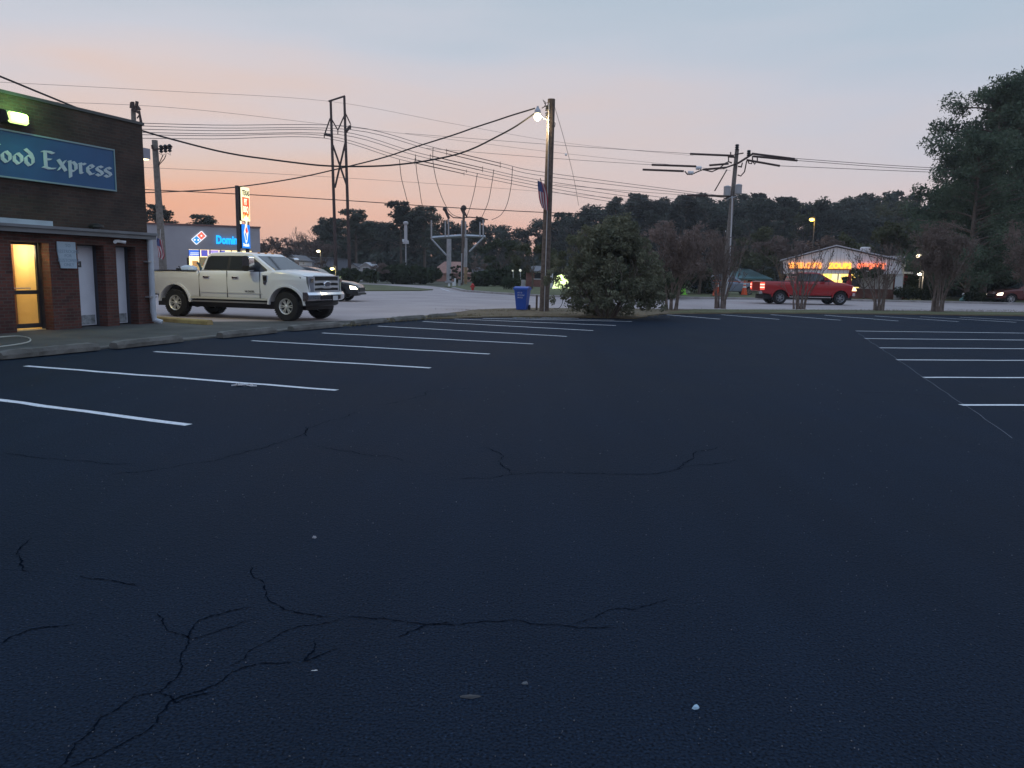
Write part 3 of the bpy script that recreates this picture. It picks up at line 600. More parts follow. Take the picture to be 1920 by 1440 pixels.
def vehicle(name, label, cat, loc, rz, S):
    t = thing(name, label, cat, loc, rz); W = S['W'] / 2; Rw = S['R']; wb = S['wb']; paint = S['paint']
    yw = lambda x: W * (1 - S.get('nose', .1) * max(0, (x - S['nx']) / (S['L1'] - S['nx'])) ** 2.2 - S.get('tail', .03) * max(0, (S['tx'] - x) / (S['tx'] - S['L0'])) ** 2)
    tum = lambda z: max(0, z - S['zsh']) * S.get('tum0', .12)
    prof = []
    for p in S['prof']:
        if p == 'AF': prof += list(reversed(arc(wb, Rw, S['ar'], S.get('a0', 8), 180 - S.get('a0', 8), 14)))[::-1]
        elif p == 'AR': prof += arc(0, Rw, S['ar'], S.get('a0', 8), 180 - S.get('a0', 8), 14)
        else: prof.append(p)
    n = len(prof); b = MB()
    def cut(x):
        zs = []
        for i in range(n):
            (x0, z0), (x1, z1) = prof[i], prof[(i + 1) % n]
            if (x0 <= x < x1) or (x1 <= x < x0): zs.append(z0 + (z1 - z0) * (x - x0) / (x1 - x0))
        return (min(zs), max(zs)) if len(zs) > 1 else None
    lo_, hi_ = min(p[0] for p in prof), max(p[0] for p in prof)
    xs_ = sorted({round(v, 4) for v in [lo_ + .004, hi_ - .004] + [lo_ + (hi_ - lo_) * k_ / 70 for k_ in range(1, 70)] + [p[0] + .0005 for p in prof if lo_ + .01 < p[0] < hi_ - .01]})
    NR, NT = 12, 6; rings = []
    for x in xs_:
        c_ = cut(x)
        if not c_: continue
        z0, z1 = c_; ring = []
        def yy(z):
            e_ = max(0, (z - (z1 - .07)) / .07); l_ = max(0, ((z0 + .05) - z) / .05) if z0 < Rw + .35 else 0
            bul = .022 * (1 - ((z - S['zsh'] - .08) / .45) ** 2); cr = .010 * max(0, 1 - abs(z - (S['zsh'] + .1)) / .05)
            return yw(x) - tum(z) - .022 + max(-.05, bul) + cr - .045 * e_ * e_ - .02 * l_
        crown = S.get('crown', .05) * max(0, min(1, (x - S['hx']) / .3)) if x > S['hx'] else 0
        for k_ in range(NR + 1): z = z0 + (z1 - z0) * k_ / NR; ring.append((yy(z), z))
        yt_ = yy(z1)
        top_ = [(yt_ * (1 - 2 * k_ / NT), z1 + crown * (1 - (1 - 2 * k_ / NT) ** 2)) for k_ in range(1, NT)]
        full = [(-y, z) for y, z in ring] + [(-y, z) for y, z in top_] + [(y, z) for y, z in reversed(ring)]
        rings.append([Vector((x, y, z)) for y, z in full])
    m__ = len(rings[0])
    for r__ in rings: b.v += r__
    for i in range(len(rings) - 1):
        for j in range(m__): q = (j + 1) % m__; b.f.append((i * m__ + j, i * m__ + q, (i + 1) * m__ + q, (i + 1) * m__ + j))
    for base_ in (0, (len(rings) - 1) * m__):
        for j in range(NR): b.f.append((base_ + j, base_ + j + 1, base_ + m__ - 2 - j, base_ + m__ - 1 - j))
        b.f.append(tuple(base_ + NR + j for j in range(NT + 1)))
    body = b.build('body', paint, t, smooth=True); body.data.set_sharp_from_angle(angle=R(32))
    # wheel well liners and underbody
    b = MB(); b.bx((S['L0'] + .2, -W + .27, Rw * .75), (S['L1'] - .25, W - .27, S['zsh'] - .12)); b.build('underbody', M_black, t)
    # cab
    gp = S['cab']; zb_, ztp = min(p[1] for p in gp), max(p[1] for p in gp)
    gy = lambda z: W - .07 - S['tum'] * (z - zb_) / (ztp - zb_)
    b = MB(); gi = inset(gp, .03)
    for sgn, dy, pp in ((-1, 0, gi), (-1, .05, gp), (1, .05, gp), (1, 0, gi)):
        for x, z in pp: b.v.append(Vector((x, sgn * (gy(z) - dy), z)))
    n = len(gp)
    for i in range(3):
        for j in range(n):
            q = (j + 1) % n; b.f.append((i * n + j, i * n + q, (i + 1) * n + q, (i + 1) * n + j))
    b.f.append(tuple(range(n))); b.f.append(tuple(3 * n + j for j in range(n)))
    b.build('cab', paint, t)
    for wp in S['win']:
        for sgn in (-1, 1):
            b = MB(); b.prism(wp, lambda p: (p[0], sgn * (gy(p[1]) - .01), p[1]), lambda p: (p[0], sgn * (gy(p[1]) + .008), p[1])); b.build('side_window', M_glass, t)
    if S.get('winframe'):
        for sgn in (-1, 1):
            b = MB(); b.prism(S['winframe'], lambda p: (p[0], sgn * (gy(p[1]) - .02), p[1]), lambda p: (p[0], sgn * (gy(p[1]) + .004), p[1])); b.build('window_trim', M_black, t)
    for nm_, seg in (('windshield', S['ws']), ('rear_window', S['rw'])):
        (xa, za), (xb, zb2) = seg; dx, dz = xb - xa, zb2 - za; ln = math.hypot(dx, dz); ox, oz = (dz / ln, -dx / ln)
        if nm_ == 'windshield' and ox < 0: ox, oz = -ox, -oz
        if nm_ == 'rear_window' and ox > 0: ox, oz = -ox, -oz
        b = MB(); q = []
        for k_ in (-.012, .012):
            for (x, z) in ((xa, za), (xb, zb2)):
                for sgn in (-1, 1): q.append(Vector((x + ox * k_, sgn * (gy(z) - .09), z + oz * k_)))
        b.add(q, [(0, 1, 3, 2), (4, 6, 7, 5), (0, 4, 5, 1), (2, 3, 7, 6), (0, 2, 6, 4), (1, 5, 7, 3)]); b.build(nm_, M_glass, t)
    sides = (-1, 1)
    for x in S['seams']:
        for sgn in sides:
            b = MB(); x0, z0, z1 = x; b.bx((x0 - .008, sgn * (yw(x0) - tum(1.2) - .012), z0), (x0 + .008, sgn * (yw(x0) - tum(1.2) + .004), z1)); b.build('door_seam', M_black, t)
    for x0, z0 in S['handles']:
        for sgn in sides:
            b = MB(); yy = yw(x0) - tum(z0); b.bx((x0 - .11, sgn * (yy + .015), z0 - .022), (x0 + .11, sgn * (yy + .045), z0 + .022)); b.bx((x0 - .12, sgn * (yy - .01), z0 - .03), (x0 - .07, sgn * (yy + .014), z0 + .03)); b.bx((x0 + .07, sgn * (yy - .01), z0 - .03), (x0 + .12, sgn * (yy + .014), z0 + .03)); b.build('door_handle', S.get('hm', M_chrome), t)
    mxx, mz, mh, mw = S['mirror']
    for sgn in sides:
        b = MB(); yy = gy(mz) + .02; b.tube([(mxx + .03, sgn * (yy - .05), mz - .05), (mxx, sgn * (yy + .13), mz - .04)], .03, 6); b.build('mirror_arm', M_black, t)
        c_ = Vector((mxx - .02, sgn * (yy + .13 + mw / 2), mz + mh * .2)); dm = min(.13, mw * .55); b = MB()
        y0_, y1_ = c_.y - mw / 2, c_.y + mw / 2; rrp = rrect(dm, mh / 2, dm * .6)
        b.prism(rrp, lambda p: (c_.x + p[0], y0_, c_.z + p[1]), lambda p: (c_.x + p[0], y1_, c_.z + p[1]))
        m1 = b.build('mirror', S.get('mm', M_chrome), t, smooth=True); m1.data.set_sharp_from_angle(angle=R(40))
        b = MB(); b.prism(rrect(dm + .006, mh * .17, dm * .5), lambda p: (c_.x + p[0], y0_ - .005, c_.z - mh * .30 + p[1]), lambda p: (c_.x + p[0], y1_ + .005, c_.z - mh * .30 + p[1])); b.build('mirror_base', M_black, m1)
        b = MB(); b.box(c_ + Vector((-dm - .004, 0, .0)), (.01, mw * .85, mh * .8)); b.build('mirror_glass', M_glass, m1)
    # arch lips
    for cx in (0, wb):
        for sgn in sides:
            b = MB(); o_ = arc(cx, Rw, S['ar'] + .05, 4, 176, 16); i_ = arc(cx, Rw, S['ar'] - .012, 4, 176, 16)
            for k_ in range(16):
                pts4 = [o_[k_], o_[k_ + 1], i_[k_ + 1], i_[k_]]
                b.prism(pts4, lambda p: (p[0], sgn * (yw(p[0]) - .06), p[1]), lambda p: (p[0], sgn * (yw(p[0]) - tum(p[1]) + (.028 if S.get('flare', 1) else .008)), p[1]))
            b.build('wheel_arch', S.get('lip', paint), t)
    for cx in (0, wb):
        for sgn in sides: make_wheel(t, cx, sgn * (W - .16), Rw, S.get('tw', .26), sgn, S.get('spokes', 8), S.get('rimm'), S.get('rr', .56))
    t['_'] = 1; del t['_']
    return t, yw, gy, tum

A, B2 = G(335, 592.5), G(545, 601.5)
wpaint = mat('white_truck_paint', (.72, .74, .76), .28, coat=.6, spec=.5)
T1 = dict(W=2.03, R=.44, wb=4.2, paint=wpaint, L0=-1.12, L1=4.99, nx=3.95, tx=0.0, nose=.13, tail=.02, zsh=1.15, hx=3.55, ar=.60, a0=12, tum0=.10, tum=.20, flare=1, spokes=6, tw=.30,
          prof=[(-1.05, .74), (-1.12, .9), (-1.12, 1.44), (-1.08, 1.47), (.9, 1.47), (.93, 1.40), (.96, 1.40), (.99, 1.47), (3.35, 1.50), (3.72, 1.52), (4.3, 1.48), (4.68, 1.42), (4.90, 1.34), (4.96, 1.24), (4.98, .92), (4.90, .80), (4.82, .70), 'AF', (3.4, .62), (.75, .62), 'AR', (-.7, .70)],
          cab=[(1.0, 1.46), (1.08, 1.78), (1.16, 1.97), (1.28, 2.04), (1.8, 2.075), (2.5, 2.07), (2.85, 2.03), (2.97, 1.97), (3.78, 1.49)],
          win=[[(1.17, 1.53), (1.24, 1.86), (1.33, 1.91), (2.0, 1.93), (2.0, 1.53)], [(2.10, 1.53), (2.10, 1.93), (2.72, 1.92), (2.84, 1.89), (3.42, 1.53), (3.42, 1.44), (2.95, 1.44), (2.75, 1.53)]],
          winframe=[(1.12, 1.50), (1.21, 1.90), (1.32, 1.945), (2.75, 1.955), (2.89, 1.92), (3.50, 1.54), (3.50, 1.48), (2.0, 1.50)],
          ws=((2.99, 1.95), (3.74, 1.525)), rw=((1.05, 1.56), (1.15, 1.93)), seams=[(.99, .64, 1.46), (2.06, .66, 1.49), (3.28, .66, 1.48)], handles=[(1.28, 1.28), (2.38, 1.28)], mirror=(3.02, 1.62, .46, .24))
dirv = (B2 - A).normalized(); ctr = (A + B2) / 2; perp = Vector((-dirv.y, dirv.x, 0))
# A and B2 are the near-side tyre contacts; the truck's middle lies half a track behind them
loc1 = ctr - dirv * 2.12 + perp * (1.015 - .16)
TR, yw, gy, tum = vehicle('pickup_truck', 'white crew-cab pickup truck with chrome grille parked past the brick shop', 'truck', loc1, math.atan2(dirv.y, dirv.x), T1)
fxn = 5.17
b = MB(); b.bx((fxn - .06, -.66, .93), (fxn + .01, .66, 1.36)); gr = b.build('grille', M_black, TR)
b = MB()
for z in (1.05, 1.2): b.prism([(.66, z - .05), (.3, z - .03), (.16, z - .055), (-.16, z - .055), (-.3, z - .03), (-.66, z - .05), (-.66, z + .03), (-.3, z + .035), (.3, z + .035), (.66, z + .03)], lambda p: (fxn + .008, p[0], p[1]), lambda p: (fxn + .045, p[0], p[1]))
b.bx((fxn + .012, -.70, 1.355), (fxn + .03, .70, 1.385)); b.bx((fxn + .012, -.70, .90), (fxn + .03, .70, .93)); b.bx((fxn + .012, -.70, .931), (fxn + .03, -.655, 1.354)); b.bx((fxn + .012, .655, .931), (fxn + .03, .70, 1.354))
b.build('grille_bars', mat('silver_grille', (.62, .64, .67), .25, .35), gr)
b = MB(); b.lathe([(.19, 0), (.18, .02), (.14, .03), (.02, .03)], axis='X', n=24); b.v = [Vector((fxn + .045 + v.x, v.y, 1.13 + v.z * .5)) for v in b.v]; b.build('emblem', M_chrome, gr)
b = MB(); b.lathe([(.15, .03), (.14, .037)], axis='X', n=24); b.v = [Vector((fxn + .046 + v.x, v.y, 1.13 + v.z * .45)) for v in b.v]; b.build('emblem_face', mat('navy_enamel', (.09, .10, .13), .3), gr)
M_lens = mat('headlamp_lens', (.34, .37, .42), .1, .5, spec=.8)
for s_ in (-1, 1):
    y1 = yw(5.0)
    b = MB(); b.prism([(.72, 1.36), (.72, .90), (.88, .90), (.93, 1.36)], lambda p: (5.10 - .08 * (p[0] - .7), s_ * p[0], p[1]), lambda p: (5.21 - .35 * max(0, p[0] - .72), s_ * p[0], p[1])); hl = b.build('headlight', M_lens, TR)
    b = MB(); b.prism([(4.72, 1.36), (4.86, 1.04), (4.95, .92), (5.12, .92), (5.14, 1.36)], lambda p: (p[0], s_ * (yw(p[0]) - tum(1.2) - .03), p[1]), lambda p: (p[0], s_ * (yw(p[0]) - tum(1.2) + .012), p[1])); b.build('lens_side', M_lens, hl)
    b = MB(); b.bx((4.80, s_ * (yw(4.8) - .04), 1.1), (4.90, s_ * (yw(4.85) + .02), 1.33)); b.build('marker_lamp', mat('smoked_lens', (.06, .06, .07), .2), hl)
    b = MB(); b.box((5.205, s_ * .80, 1.24), (.02, .12, .12)); b.build('lamp_bulb', M_chrome, hl)
    b = MB(); b.prism([(3.42, 1.10), (3.40, 1.37), (3.56, 1.37), (3.56, 1.2), (3.50, 1.07)], lambda p: (p[0], s_ * (yw(p[0]) - tum(1.2) - .02), p[1]), lambda p: (p[0], s_ * (yw(p[0]) - tum(1.2) + .018), p[1])); fv = b.build('fender_vent', M_chrome, TR)
    b = MB(); b.prism([(3.44, 1.2), (3.43, 1.33), (3.53, 1.33), (3.53, 1.2)], lambda p: (p[0], s_ * (yw(p[0]) - tum(1.2) + .0185), p[1]), lambda p: (p[0], s_ * (yw(p[0]) - tum(1.2) + .022), p[1])); b.build('vent_slot', M_black, fv)
    b = MB(); b.bx((.55, s_ * (1.015 - .09), .50), (3.5, s_ * 1.03, .54)); b.build('running_board', mat('brushed_step', (.45, .45, .45), .35, .7), TR)
    b = MB(); b.bx((-1.135, s_ * .995, 1.02), (-.99, s_ * .86, 1.42)); b.build('tail_light', mat('red_lens', (.55, .015, .01), .2, emit=(.8, .02, .01), es=.25), TR)
    b = MB(); b.text('V8 DIESEL', .085, lambda x, z, d_: (2.72 + x if s_ < 0 else 3.25 - x, s_ * (yw(3.0) - tum(1.0) - .004 + d_), .835 + z), depth=.006, sx=1.0); b.build('door_badge', M_black, TR)
    b = MB(); b.prism([(.62, .60), (3.52, .60), (3.52, .66), (.62, .66)], lambda p: (p[0], s_ * (1.0), p[1]), lambda p: (p[0], s_ * 1.018, p[1])); b.build('rocker_trim', mat('rocker_paint', (.55, .55, .50), .3), TR)
    b = MB(); b.bx((-.95, s_ * .93, 1.47), (.85, s_ * 1.0, 1.485)); b.build('bed_rail', M_black, TR)
    b = MB(); b.text('4X4', .09, lambda x, z, d_: ((-.95 + x) if s_ < 0 else (-.7 - x), s_ * (yw(-.8) - tum(1.35) - .004 + d_), 1.33 + z), depth=.006, sx=1.0); b.build('bed_decal', mat('grey_decal', (.25, .23, .15), .5), TR)
    b = MB()
    for x0, x1, z0, z1 in ((-.95, .85, 1.245, 1.255), (1.05, 3.35, .80, .812)):
        b.bx((x0, s_ * (yw(x0) - tum(z0) - .01), z0), (x1, s_ * (yw(x0) - tum(z0) + .0035), z1))
    b.build('body_crease', mat('crease_shade_tone', (.50, .50, .46), .3), TR)  # darker strips paint shade along the body lines
# bumper, valance, plate
def bumper(t, x, wd, z0, z1, m, nm='bumper', dx=.2, bow=.14, n=12):
    b = MB(); sec = [(0, z0), (.6, z0 - .0), (1, z0 + (z1 - z0) * .2), (1.05, z0 + (z1 - z0) * .7), (.8, z1), (0, z1)]
    for i in range(n + 1):
        y = -wd / 2 + wd * i / n; q = (abs(y) / (wd / 2)) ** 3; xb = x - bow * q
        for a_, z in sec: b.v.append(Vector((xb + a_ * dx, y, z)))
    k_ = len(sec)
    for i in range(n):
        for j in range(k_):
            jj = (j + 1) % k_; b.f.append((i * k_ + j, i * k_ + jj, (i + 1) * k_ + jj, (i + 1) * k_ + j))
    b.f.append(tuple(range(k_))); b.f.append(tuple(n * k_ + j for j in range(k_))); return b.build(nm, m, t)
bp = bumper(TR, 5.14, 2.0, .62, .88, M_chrome)
b = MB(); b.prism([(.52, .66), (.5, .78), (-.5, .78), (-.52, .66)], lambda p: (5.33, p[0], p[1]), lambda p: (5.365, p[0], p[1])); b.build('bumper_opening', M_black, bp)
bumper(TR, 5.02, 1.86, .44, .618, M_black, 'lower_valance', .2, .2)
b = MB(); b.bx((5.366, .02, .60), (5.385, .36, .80)); pt = b.build('licence_plate', M_black, TR)
b = MB(); b.bx((5.386, .05, .63), (5.389, .33, .77)); b.build('plate_face', mat('plate_white', (.6, .62, .64), .5), pt)
b = MB(); b.bx((-1.22, -.95, .66), (-1.05, .95, .74)); b.bx((-1.21, -.3, .58), (-.95, .3, .655)); b.build('rear_bumper', M_chrome, TR)
b = MB(); b.cyl((-1.35, 0, .6), (-1.0, 0, .6), .03, n=8); b.build('tow_hitch', M_black, TR)
b = MB(); b.tube([(.2, -.5, .55), (1.2, -.55, .5), (3.2, -.5, .5)], .05, 8); b.tube([(0, -.8, .44), (0, .8, .44)], .07, 8); b.ball((0, 0, .44), (.2, .17, .18)); b.tube([(4.2, -.8, .44), (4.2, .8, .44)], .06, 8); b.build('axles', M_black, TR)
b = MB(); b.tube([(3.86, -.6, 1.53), (3.76, .0, 1.56)], .012, 5); b.tube([(3.86, .1, 1.53), (3.76, .7, 1.56)], .012, 5); b.build('wiper', M_black, TR)
for y in (-.35, 0, .35):
    b = MB(); b.ball((2.78, y, 2.055), (.05, .035, .025), 8, 5); b.build('roof_marker_lamp', mat('amber_lens', (.5, .2, .03), .3), TR)
for o in [c for c in TR.children if c.name.split('.')[0] in ('grille', 'headlight', 'bumper', 'lower_valance', 'licence_plate')]:
    for c in [o] + list(o.children):
        for v in c.data.vertices: v.co.x -= .19
# load standing in the bed
bdl = thing('striping_machine', 'small blue and white machine with upright handle standing in white truck bed', 'machine', loc1 + dirv * (-.30) + perp * .0 + Vector((0, 0, 1.47)), math.atan2(dirv.y, dirv.x))
b = MB(); b.ball((0, 0, .05), (.32, .2, .13)); b.build('hood', mat('blue_white_plastic', (.45, .55, .68), .4), bdl)
b = MB(); b.tube([(-.02, 0, .1), (-.02, 0, .42)], .035, 8); b.build('handle', M_black, bdl)
b = MB(); b.tube([(.45, .1, .02), (.32, .1, .24), (.28, .1, .25)], .04, 8); b.build('engine_grip', mat('teal_dark', (.02, .06, .07), .4), bdl)
b = MB(); b.bx((-.35, -.2, 0), (-.2, .2, .07)); b.tube([(-.3, 0, .05), (-.42, 0, .13)], .02, 6); b.build('base_frame', M_black, bdl)
# red truck on the road
T2 = dict(T1); rpaint = mat('red_truck_paint', (.36, .010, .013), .28, coat=.7)
T2.update(R=.40, wb=3.68, paint=rpaint, ar=.50, L0=-1.15, L1=4.72, nx=3.5, zsh=1.05, hx=3.1, W=2.0, tum=.22, rr=.62,
          prof=[(-1.08, .66), (-1.16, .8), (-1.16, 1.32), (-1.12, 1.36), (.78, 1.36), (.8, 1.3), (.83, 1.3), (.86, 1.36), (2.9, 1.36), (3.3, 1.36), (4.0, 1.30), (4.45, 1.18), (4.6, 1.05), (4.68, .8), (4.6, .58), (4.3, .55), 'AF', (3.05, .55), (.62, .55), 'AR', (-.62, .6)],
          cab=[(.87, 1.35), (.95, 1.65), (1.04, 1.86), (1.15, 1.93), (1.7, 1.96), (2.2, 1.95), (2.45, 1.90), (3.35, 1.35)],
          win=[[(1.02, 1.42), (1.12, 1.76), (1.2, 1.80), (1.72, 1.82), (1.72, 1.42)], [(1.80, 1.42), (1.80, 1.82), (2.3, 1.81), (2.42, 1.77), (3.0, 1.42)]],
          winframe=[(.98, 1.39), (1.09, 1.79), (1.2, 1.835), (2.32, 1.85), (2.46, 1.80), (3.1, 1.39)],
          ws=((2.5, 1.86), (3.3, 1.385)), rw=((.90, 1.44), (1.02, 1.82)), seams=[(.86, .6, 1.35), (1.76, .6, 1.38), (2.9, .6, 1.38)], handles=[(1.08, 1.2), (2.0, 1.2)], mirror=(2.65, 1.46, .26, .2), hm=rpaint, mm=rpaint, rimm=mat('grey_alloy', (.35, .37, .40), .35, .7))
A3, B3 = G(1467, 570.5), G(1574, 571.5); m3_ = (A3 + B3) / 2
T2c, yw2, gy2, tum2 = vehicle('pickup_truck', 'red pickup truck with lit tail lights driving along the road', 'truck', Vector((m3_.x - 1.98, m3_.y + .85, 0)), R(1), T2)
b = MB(); b.bx((-1.19, -.75, .85), (-1.165, .75, 1.33)); b.build('tailgate', rpaint, T2c)
for s_ in (-1, 1):
    b = MB(); b.bx((-1.20, s_ * .99, .84), (-.98, s_ * .80, 1.30)); tl_ = b.build('tail_light', mat('red_lens_dim', (.6, .03, .02), .3, emit=(1, .10, .06), es=.9), T2c)
    b = MB(); b.bx((-1.212, s_ * 1.0, 1.12), (-1.0, s_ * .83, 1.2)); b.bx((-1.212, s_ * 1.0, .95), (-1.0, s_ * .83, 1.03)); b.build('lamp_strip', glow('lit_tail', (1, .42, .32), 2.2), tl_)
    b = MB(); b.prism([(4.36, .86), (4.42, 1.10), (4.56, 1.06), (4.66, .86)], lambda p: (p[0], s_ * (yw2(p[0]) - .06), p[1]), lambda p: (p[0] + .02, s_ * (yw2(p[0]) + .012), p[1])); b.build('headlight', glow('lit_headlamp', (1, .72, .34), 2.2), T2c)
    b = MB(); b.bx((.55, s_ * .93, .42), (3.1, s_ * 1.02, .46)); b.build('running_board', M_chrome, T2c)
b = MB(); b.bx((-1.3, -.95, .60), (-1.1, .95, .76)); b.build('rear_bumper', M_chrome, T2c)
bumper(T2c, 4.6, 1.96, .55, .74, M_chrome, 'bumper', .16, .2)
b = MB(); b.tube([(0, -.8, .4), (0, .8, .4)], .07, 8); b.tube([(3.68, -.8, .4), (3.68, .8, .4)], .06, 8); b.build('axles', M_black, T2c)
b = MB(); b.bx((-1.0, -.9, 1.361), (.75, .9, 1.40)); b.build('bed_cover', M_black, T2c)
# dark SUV behind the white truck
def suv(label, loc, rz, paint, lit, zs=1.0, name='suv'):
    S = dict(W=1.88, R=.36, wb=2.75, paint=paint, ar=.43, L0=-.95, L1=3.72, nx=2.7, tx=0, nose=.16, tail=.05, zsh=.95, hx=2.2, tum0=.14, tum=.24, a0=10, flare=0, tw=.24, rr=.66, spokes=6,
             prof=[(-.9, .5), (-.97, .62), (-.96, 1.0), (-.88, 1.12), (0, 1.13), (2.0, 1.08), (2.6, 1.03), (3.2, .95), (3.6, .82), (3.72, .64), (3.7, .42), (3.5, .33), (3.35, .33), 'AF', (2.2, .32), (.55, .32), 'AR', (-.55, .36)],
             cab=[(-.86, 1.1), (-.72, 1.42), (-.52, 1.62), (-.2, 1.70), (.6, 1.73), (1.1, 1.70), (1.45, 1.62), (2.35, 1.06)],
             win=[[(-.62, 1.18), (-.42, 1.50), (-.2, 1.56), (.2, 1.58), (.2, 1.17)], [(.27, 1.17), (.27, 1.585), (.92, 1.58), (.92, 1.15)], [(.99, 1.15), (.99, 1.575), (1.3, 1.53), (1.95, 1.12)]],
             ws=((1.52, 1.59), (2.28, 1.10)), rw=((-.84, 1.16), (-.58, 1.56)), seams=[(.24, .4, 1.12), (.95, .4, 1.12), (2.05, .4, 1.05)], handles=[(.42, .98), (1.12, .97)], mirror=(1.75, 1.14, .15, .16), hm=paint, mm=paint,
             rimm=mat('light_alloy', (.5, .51, .52), .35, .7))
    t, yw_, _, _ = vehicle(name, label, 'car', loc, rz, S)
    for s_ in (-1, 1):
        b = MB(); b.prism([(3.32, .62), (3.28, .80), (3.56, .76), (3.68, .62)], lambda p: (p[0], s_ * (yw_(p[0]) - .1), p[1]), lambda p: (p[0] + .03, s_ * (yw_(p[0]) - .002), p[1])); b.build('headlight', glow('lit_headlamp_white', (1, .88, .66), 5) if lit else M_lens, t)
        b = MB(); b.bx((-.985, s_ * .86, .85), (-.8, s_ * .70, 1.08)); b.build('tail_light', mat('red_lens_off', (.3, .01, .01), .3), t)
    b = MB(); b.bx((3.66, -.55, .50), (3.755, .55, .70)); b.build('grille', M_black, t)
    b = MB(); b.bx((3.4, -.85, .33), (3.74, .85, .42)); b.build('bumper', M_black, t)
    b = MB(); b.bx((-.4, -.62, 1.74), (1.0, -.6, 1.76)); b.bx((-.4, .6, 1.74), (1.0, .62, 1.76)); b.build('roof_rail', M_chrome, t)
    return t
pf = G(650, 565)
suv('black SUV with lit headlights passing behind the white truck nose', Vector((pf.x - 3.05, pf.y + .8, 0)), R(-3), mat('black_car_paint', (.012, .016, .020), .2, coat=.6), True)
pr = G(1905, 571)
suv('dark red car with bright headlights approaching at the right edge', Vector((pr.x + 3.1, pr.y + 1.5, 0)), R(172), mat('maroon_paint', (.10, .015, .012), .25, coat=.5), True)
pp = G(1385, 553.5)
s3 = suv('pale blue-grey car parked behind orange cones across the road', Vector((pp.x - 1.5, pp.y + 2, 0)), R(4), mat('blue_grey_paint', (.26, .32, .42), .3, coat=.4), False)
p4 = G(1335, 552)
tv = thing('utility_trailer', 'low boxy trailer with white top rail parked behind an orange cone', 'trailer', Vector((p4.x, p4.y + 2.5, 0)), 0)
b = MB(); b.bx((-1.2, -.8, .45), (1.25, .8, 1.15)); b.build('body', mat('trailer_blue', (.16, .20, .30), .5, var=.2), tv)
b = MB(); b.bx((-1.3, -.85, 1.16), (1.3, .85, 1.28)); b.build('top_rail', M_white, tv)
b = MB(); [b.bx((x - .04, -.83, .46), (x + .04, -.802, 1.14)) for x in (-.9, -.3, .3, .9)]; b.build('side_post', M_white, tv)
for s_ in (-1, 1): make_wheel(tv, 0, s_ * .85, .33, .2, s_, 5)

# ------------------------------------------------------------------ generic house for the background
def house(name, label, px0, px1, ypk, yev, D, wallm, roofm, depth=7, gable_front=True, zb=0, door=True, cat='building', group=None):
    a, c = P(px0, yev, D), P(px1, yev, D); zp = P((px0 + px1) / 2, ypk, D).z; ze = P((px0 + px1) / 2, yev, D).z; W_ = c.x - a.x
    t = thing(name, label, cat, Vector(((a.x + c.x) / 2, D, 0)), 0, group); h = W_ / 2
    b = MB()
    if gable_front: b.prism([(-h * .94, 0), (h * .94, 0), (h * .94, ze), (0, zp - .12), (-h * .94, ze)], lambda p: (p[0], 0, p[1]), lambda p: (p[0], depth, p[1]))
    else: b.bx((-h * .96, 0, 0), (h * .96, depth, ze))
    b.build('wall', wallm, t)
    b = MB()
    if gable_front:
        for s_ in (-1, 1): b.prism([(0, zp - .1), (s_ * h * 1.06, ze - .12), (s_ * h * 1.06, ze + .02), (0, zp + .04)], lambda p: (p[0] + s_ * .001, -.35, p[1]), lambda p: (p[0] + s_ * .001, depth + .3, p[1]))
    else:
        k_ = min(h * .6, depth * .5); z0 = ze
        b.add([(-h, -.4, z0), (h, -.4, z0), (h, depth + .4, z0), (-h, depth + .4, z0), (-h + k_, depth / 2, zp), (h - k_, depth / 2, zp), (-h, -.4, z0 - .12), (h, -.4, z0 - .12), (h, depth + .4, z0 - .12), (-h, depth + .4, z0 - .12)],
              [(0, 1, 5, 4), (1, 2, 5), (2, 3, 4, 5), (3, 0, 4), (0, 6, 7, 1), (1, 7, 8, 2), (2, 8, 9, 3), (3, 9, 6, 0), (6, 9, 8, 7)])
    b.build('roof', roofm, t)
    if door:
        nwin = max(1, int(W_ / 3.5))
        for k_ in range(nwin):
            x = -h + W_ * (k_ + .5) / nwin
            b = MB(); b.bx((x - .45, -.03, 1.0), (x + .45, .02, min(2.1, ze - .2))); wn = b.build('window', M_glass, t)
            b = MB(); b.bx((x - .53, -.045, .92), (x + .53, .01, .999)); b.bx((x - .53, -.045, min(2.1, ze - .2) + .001), (x + .53, .01, min(2.1, ze - .2) + .08)); b.build('frame', M_white, wn)
    return t

# ------------------------------------------------------------------ pizza shop, left background
RW = P(487, 430, 70); dD = Vector((math.sin(R(67)), math.cos(R(67)), 0)); PD = Plane(RW, dD); HD = lambda px, py: PD.hit(px, py)
M_grey = mat('grey_blue_stucco', (.34, .335, .355), .85, var=.08, vs_=.6, bump=.3, bs=12)
zt_d = HD(487, 428)[1]
pz = thing('pizza_shop', 'flat-roofed grey pizza shop with lit storefront behind the white truck', 'building', PD.p, PD.rz())
wx0, wz1 = HD(353, 468); wx1, _ = HD(473, 474); wz0 = .95
wz1 = HD(440, 469.3)[1]
b = MB(); b.bx((-24, 0, 0), (wx0, 14, zt_d)); b.bx((wx1, 0, 0), (0, 14, zt_d)); b.bx((wx0, 0, wz1), (wx1, 14, zt_d)); b.bx((wx0, 0, 0), (wx1, 14, wz0)); b.bx((wx0, 3.5, wz0), (wx1, 13.9, wz1)); b.build('wall', M_grey, pz)
b = MB(); b.bx((-24.05, -.1, zt_d), (.08, .3, zt_d + .14)); b.bx((-.22, .302, zt_d), (.08, 14, zt_d + .14)); b.build('parapet_trim', mat('brown_trim', (.16, .085, .075), .6), pz)
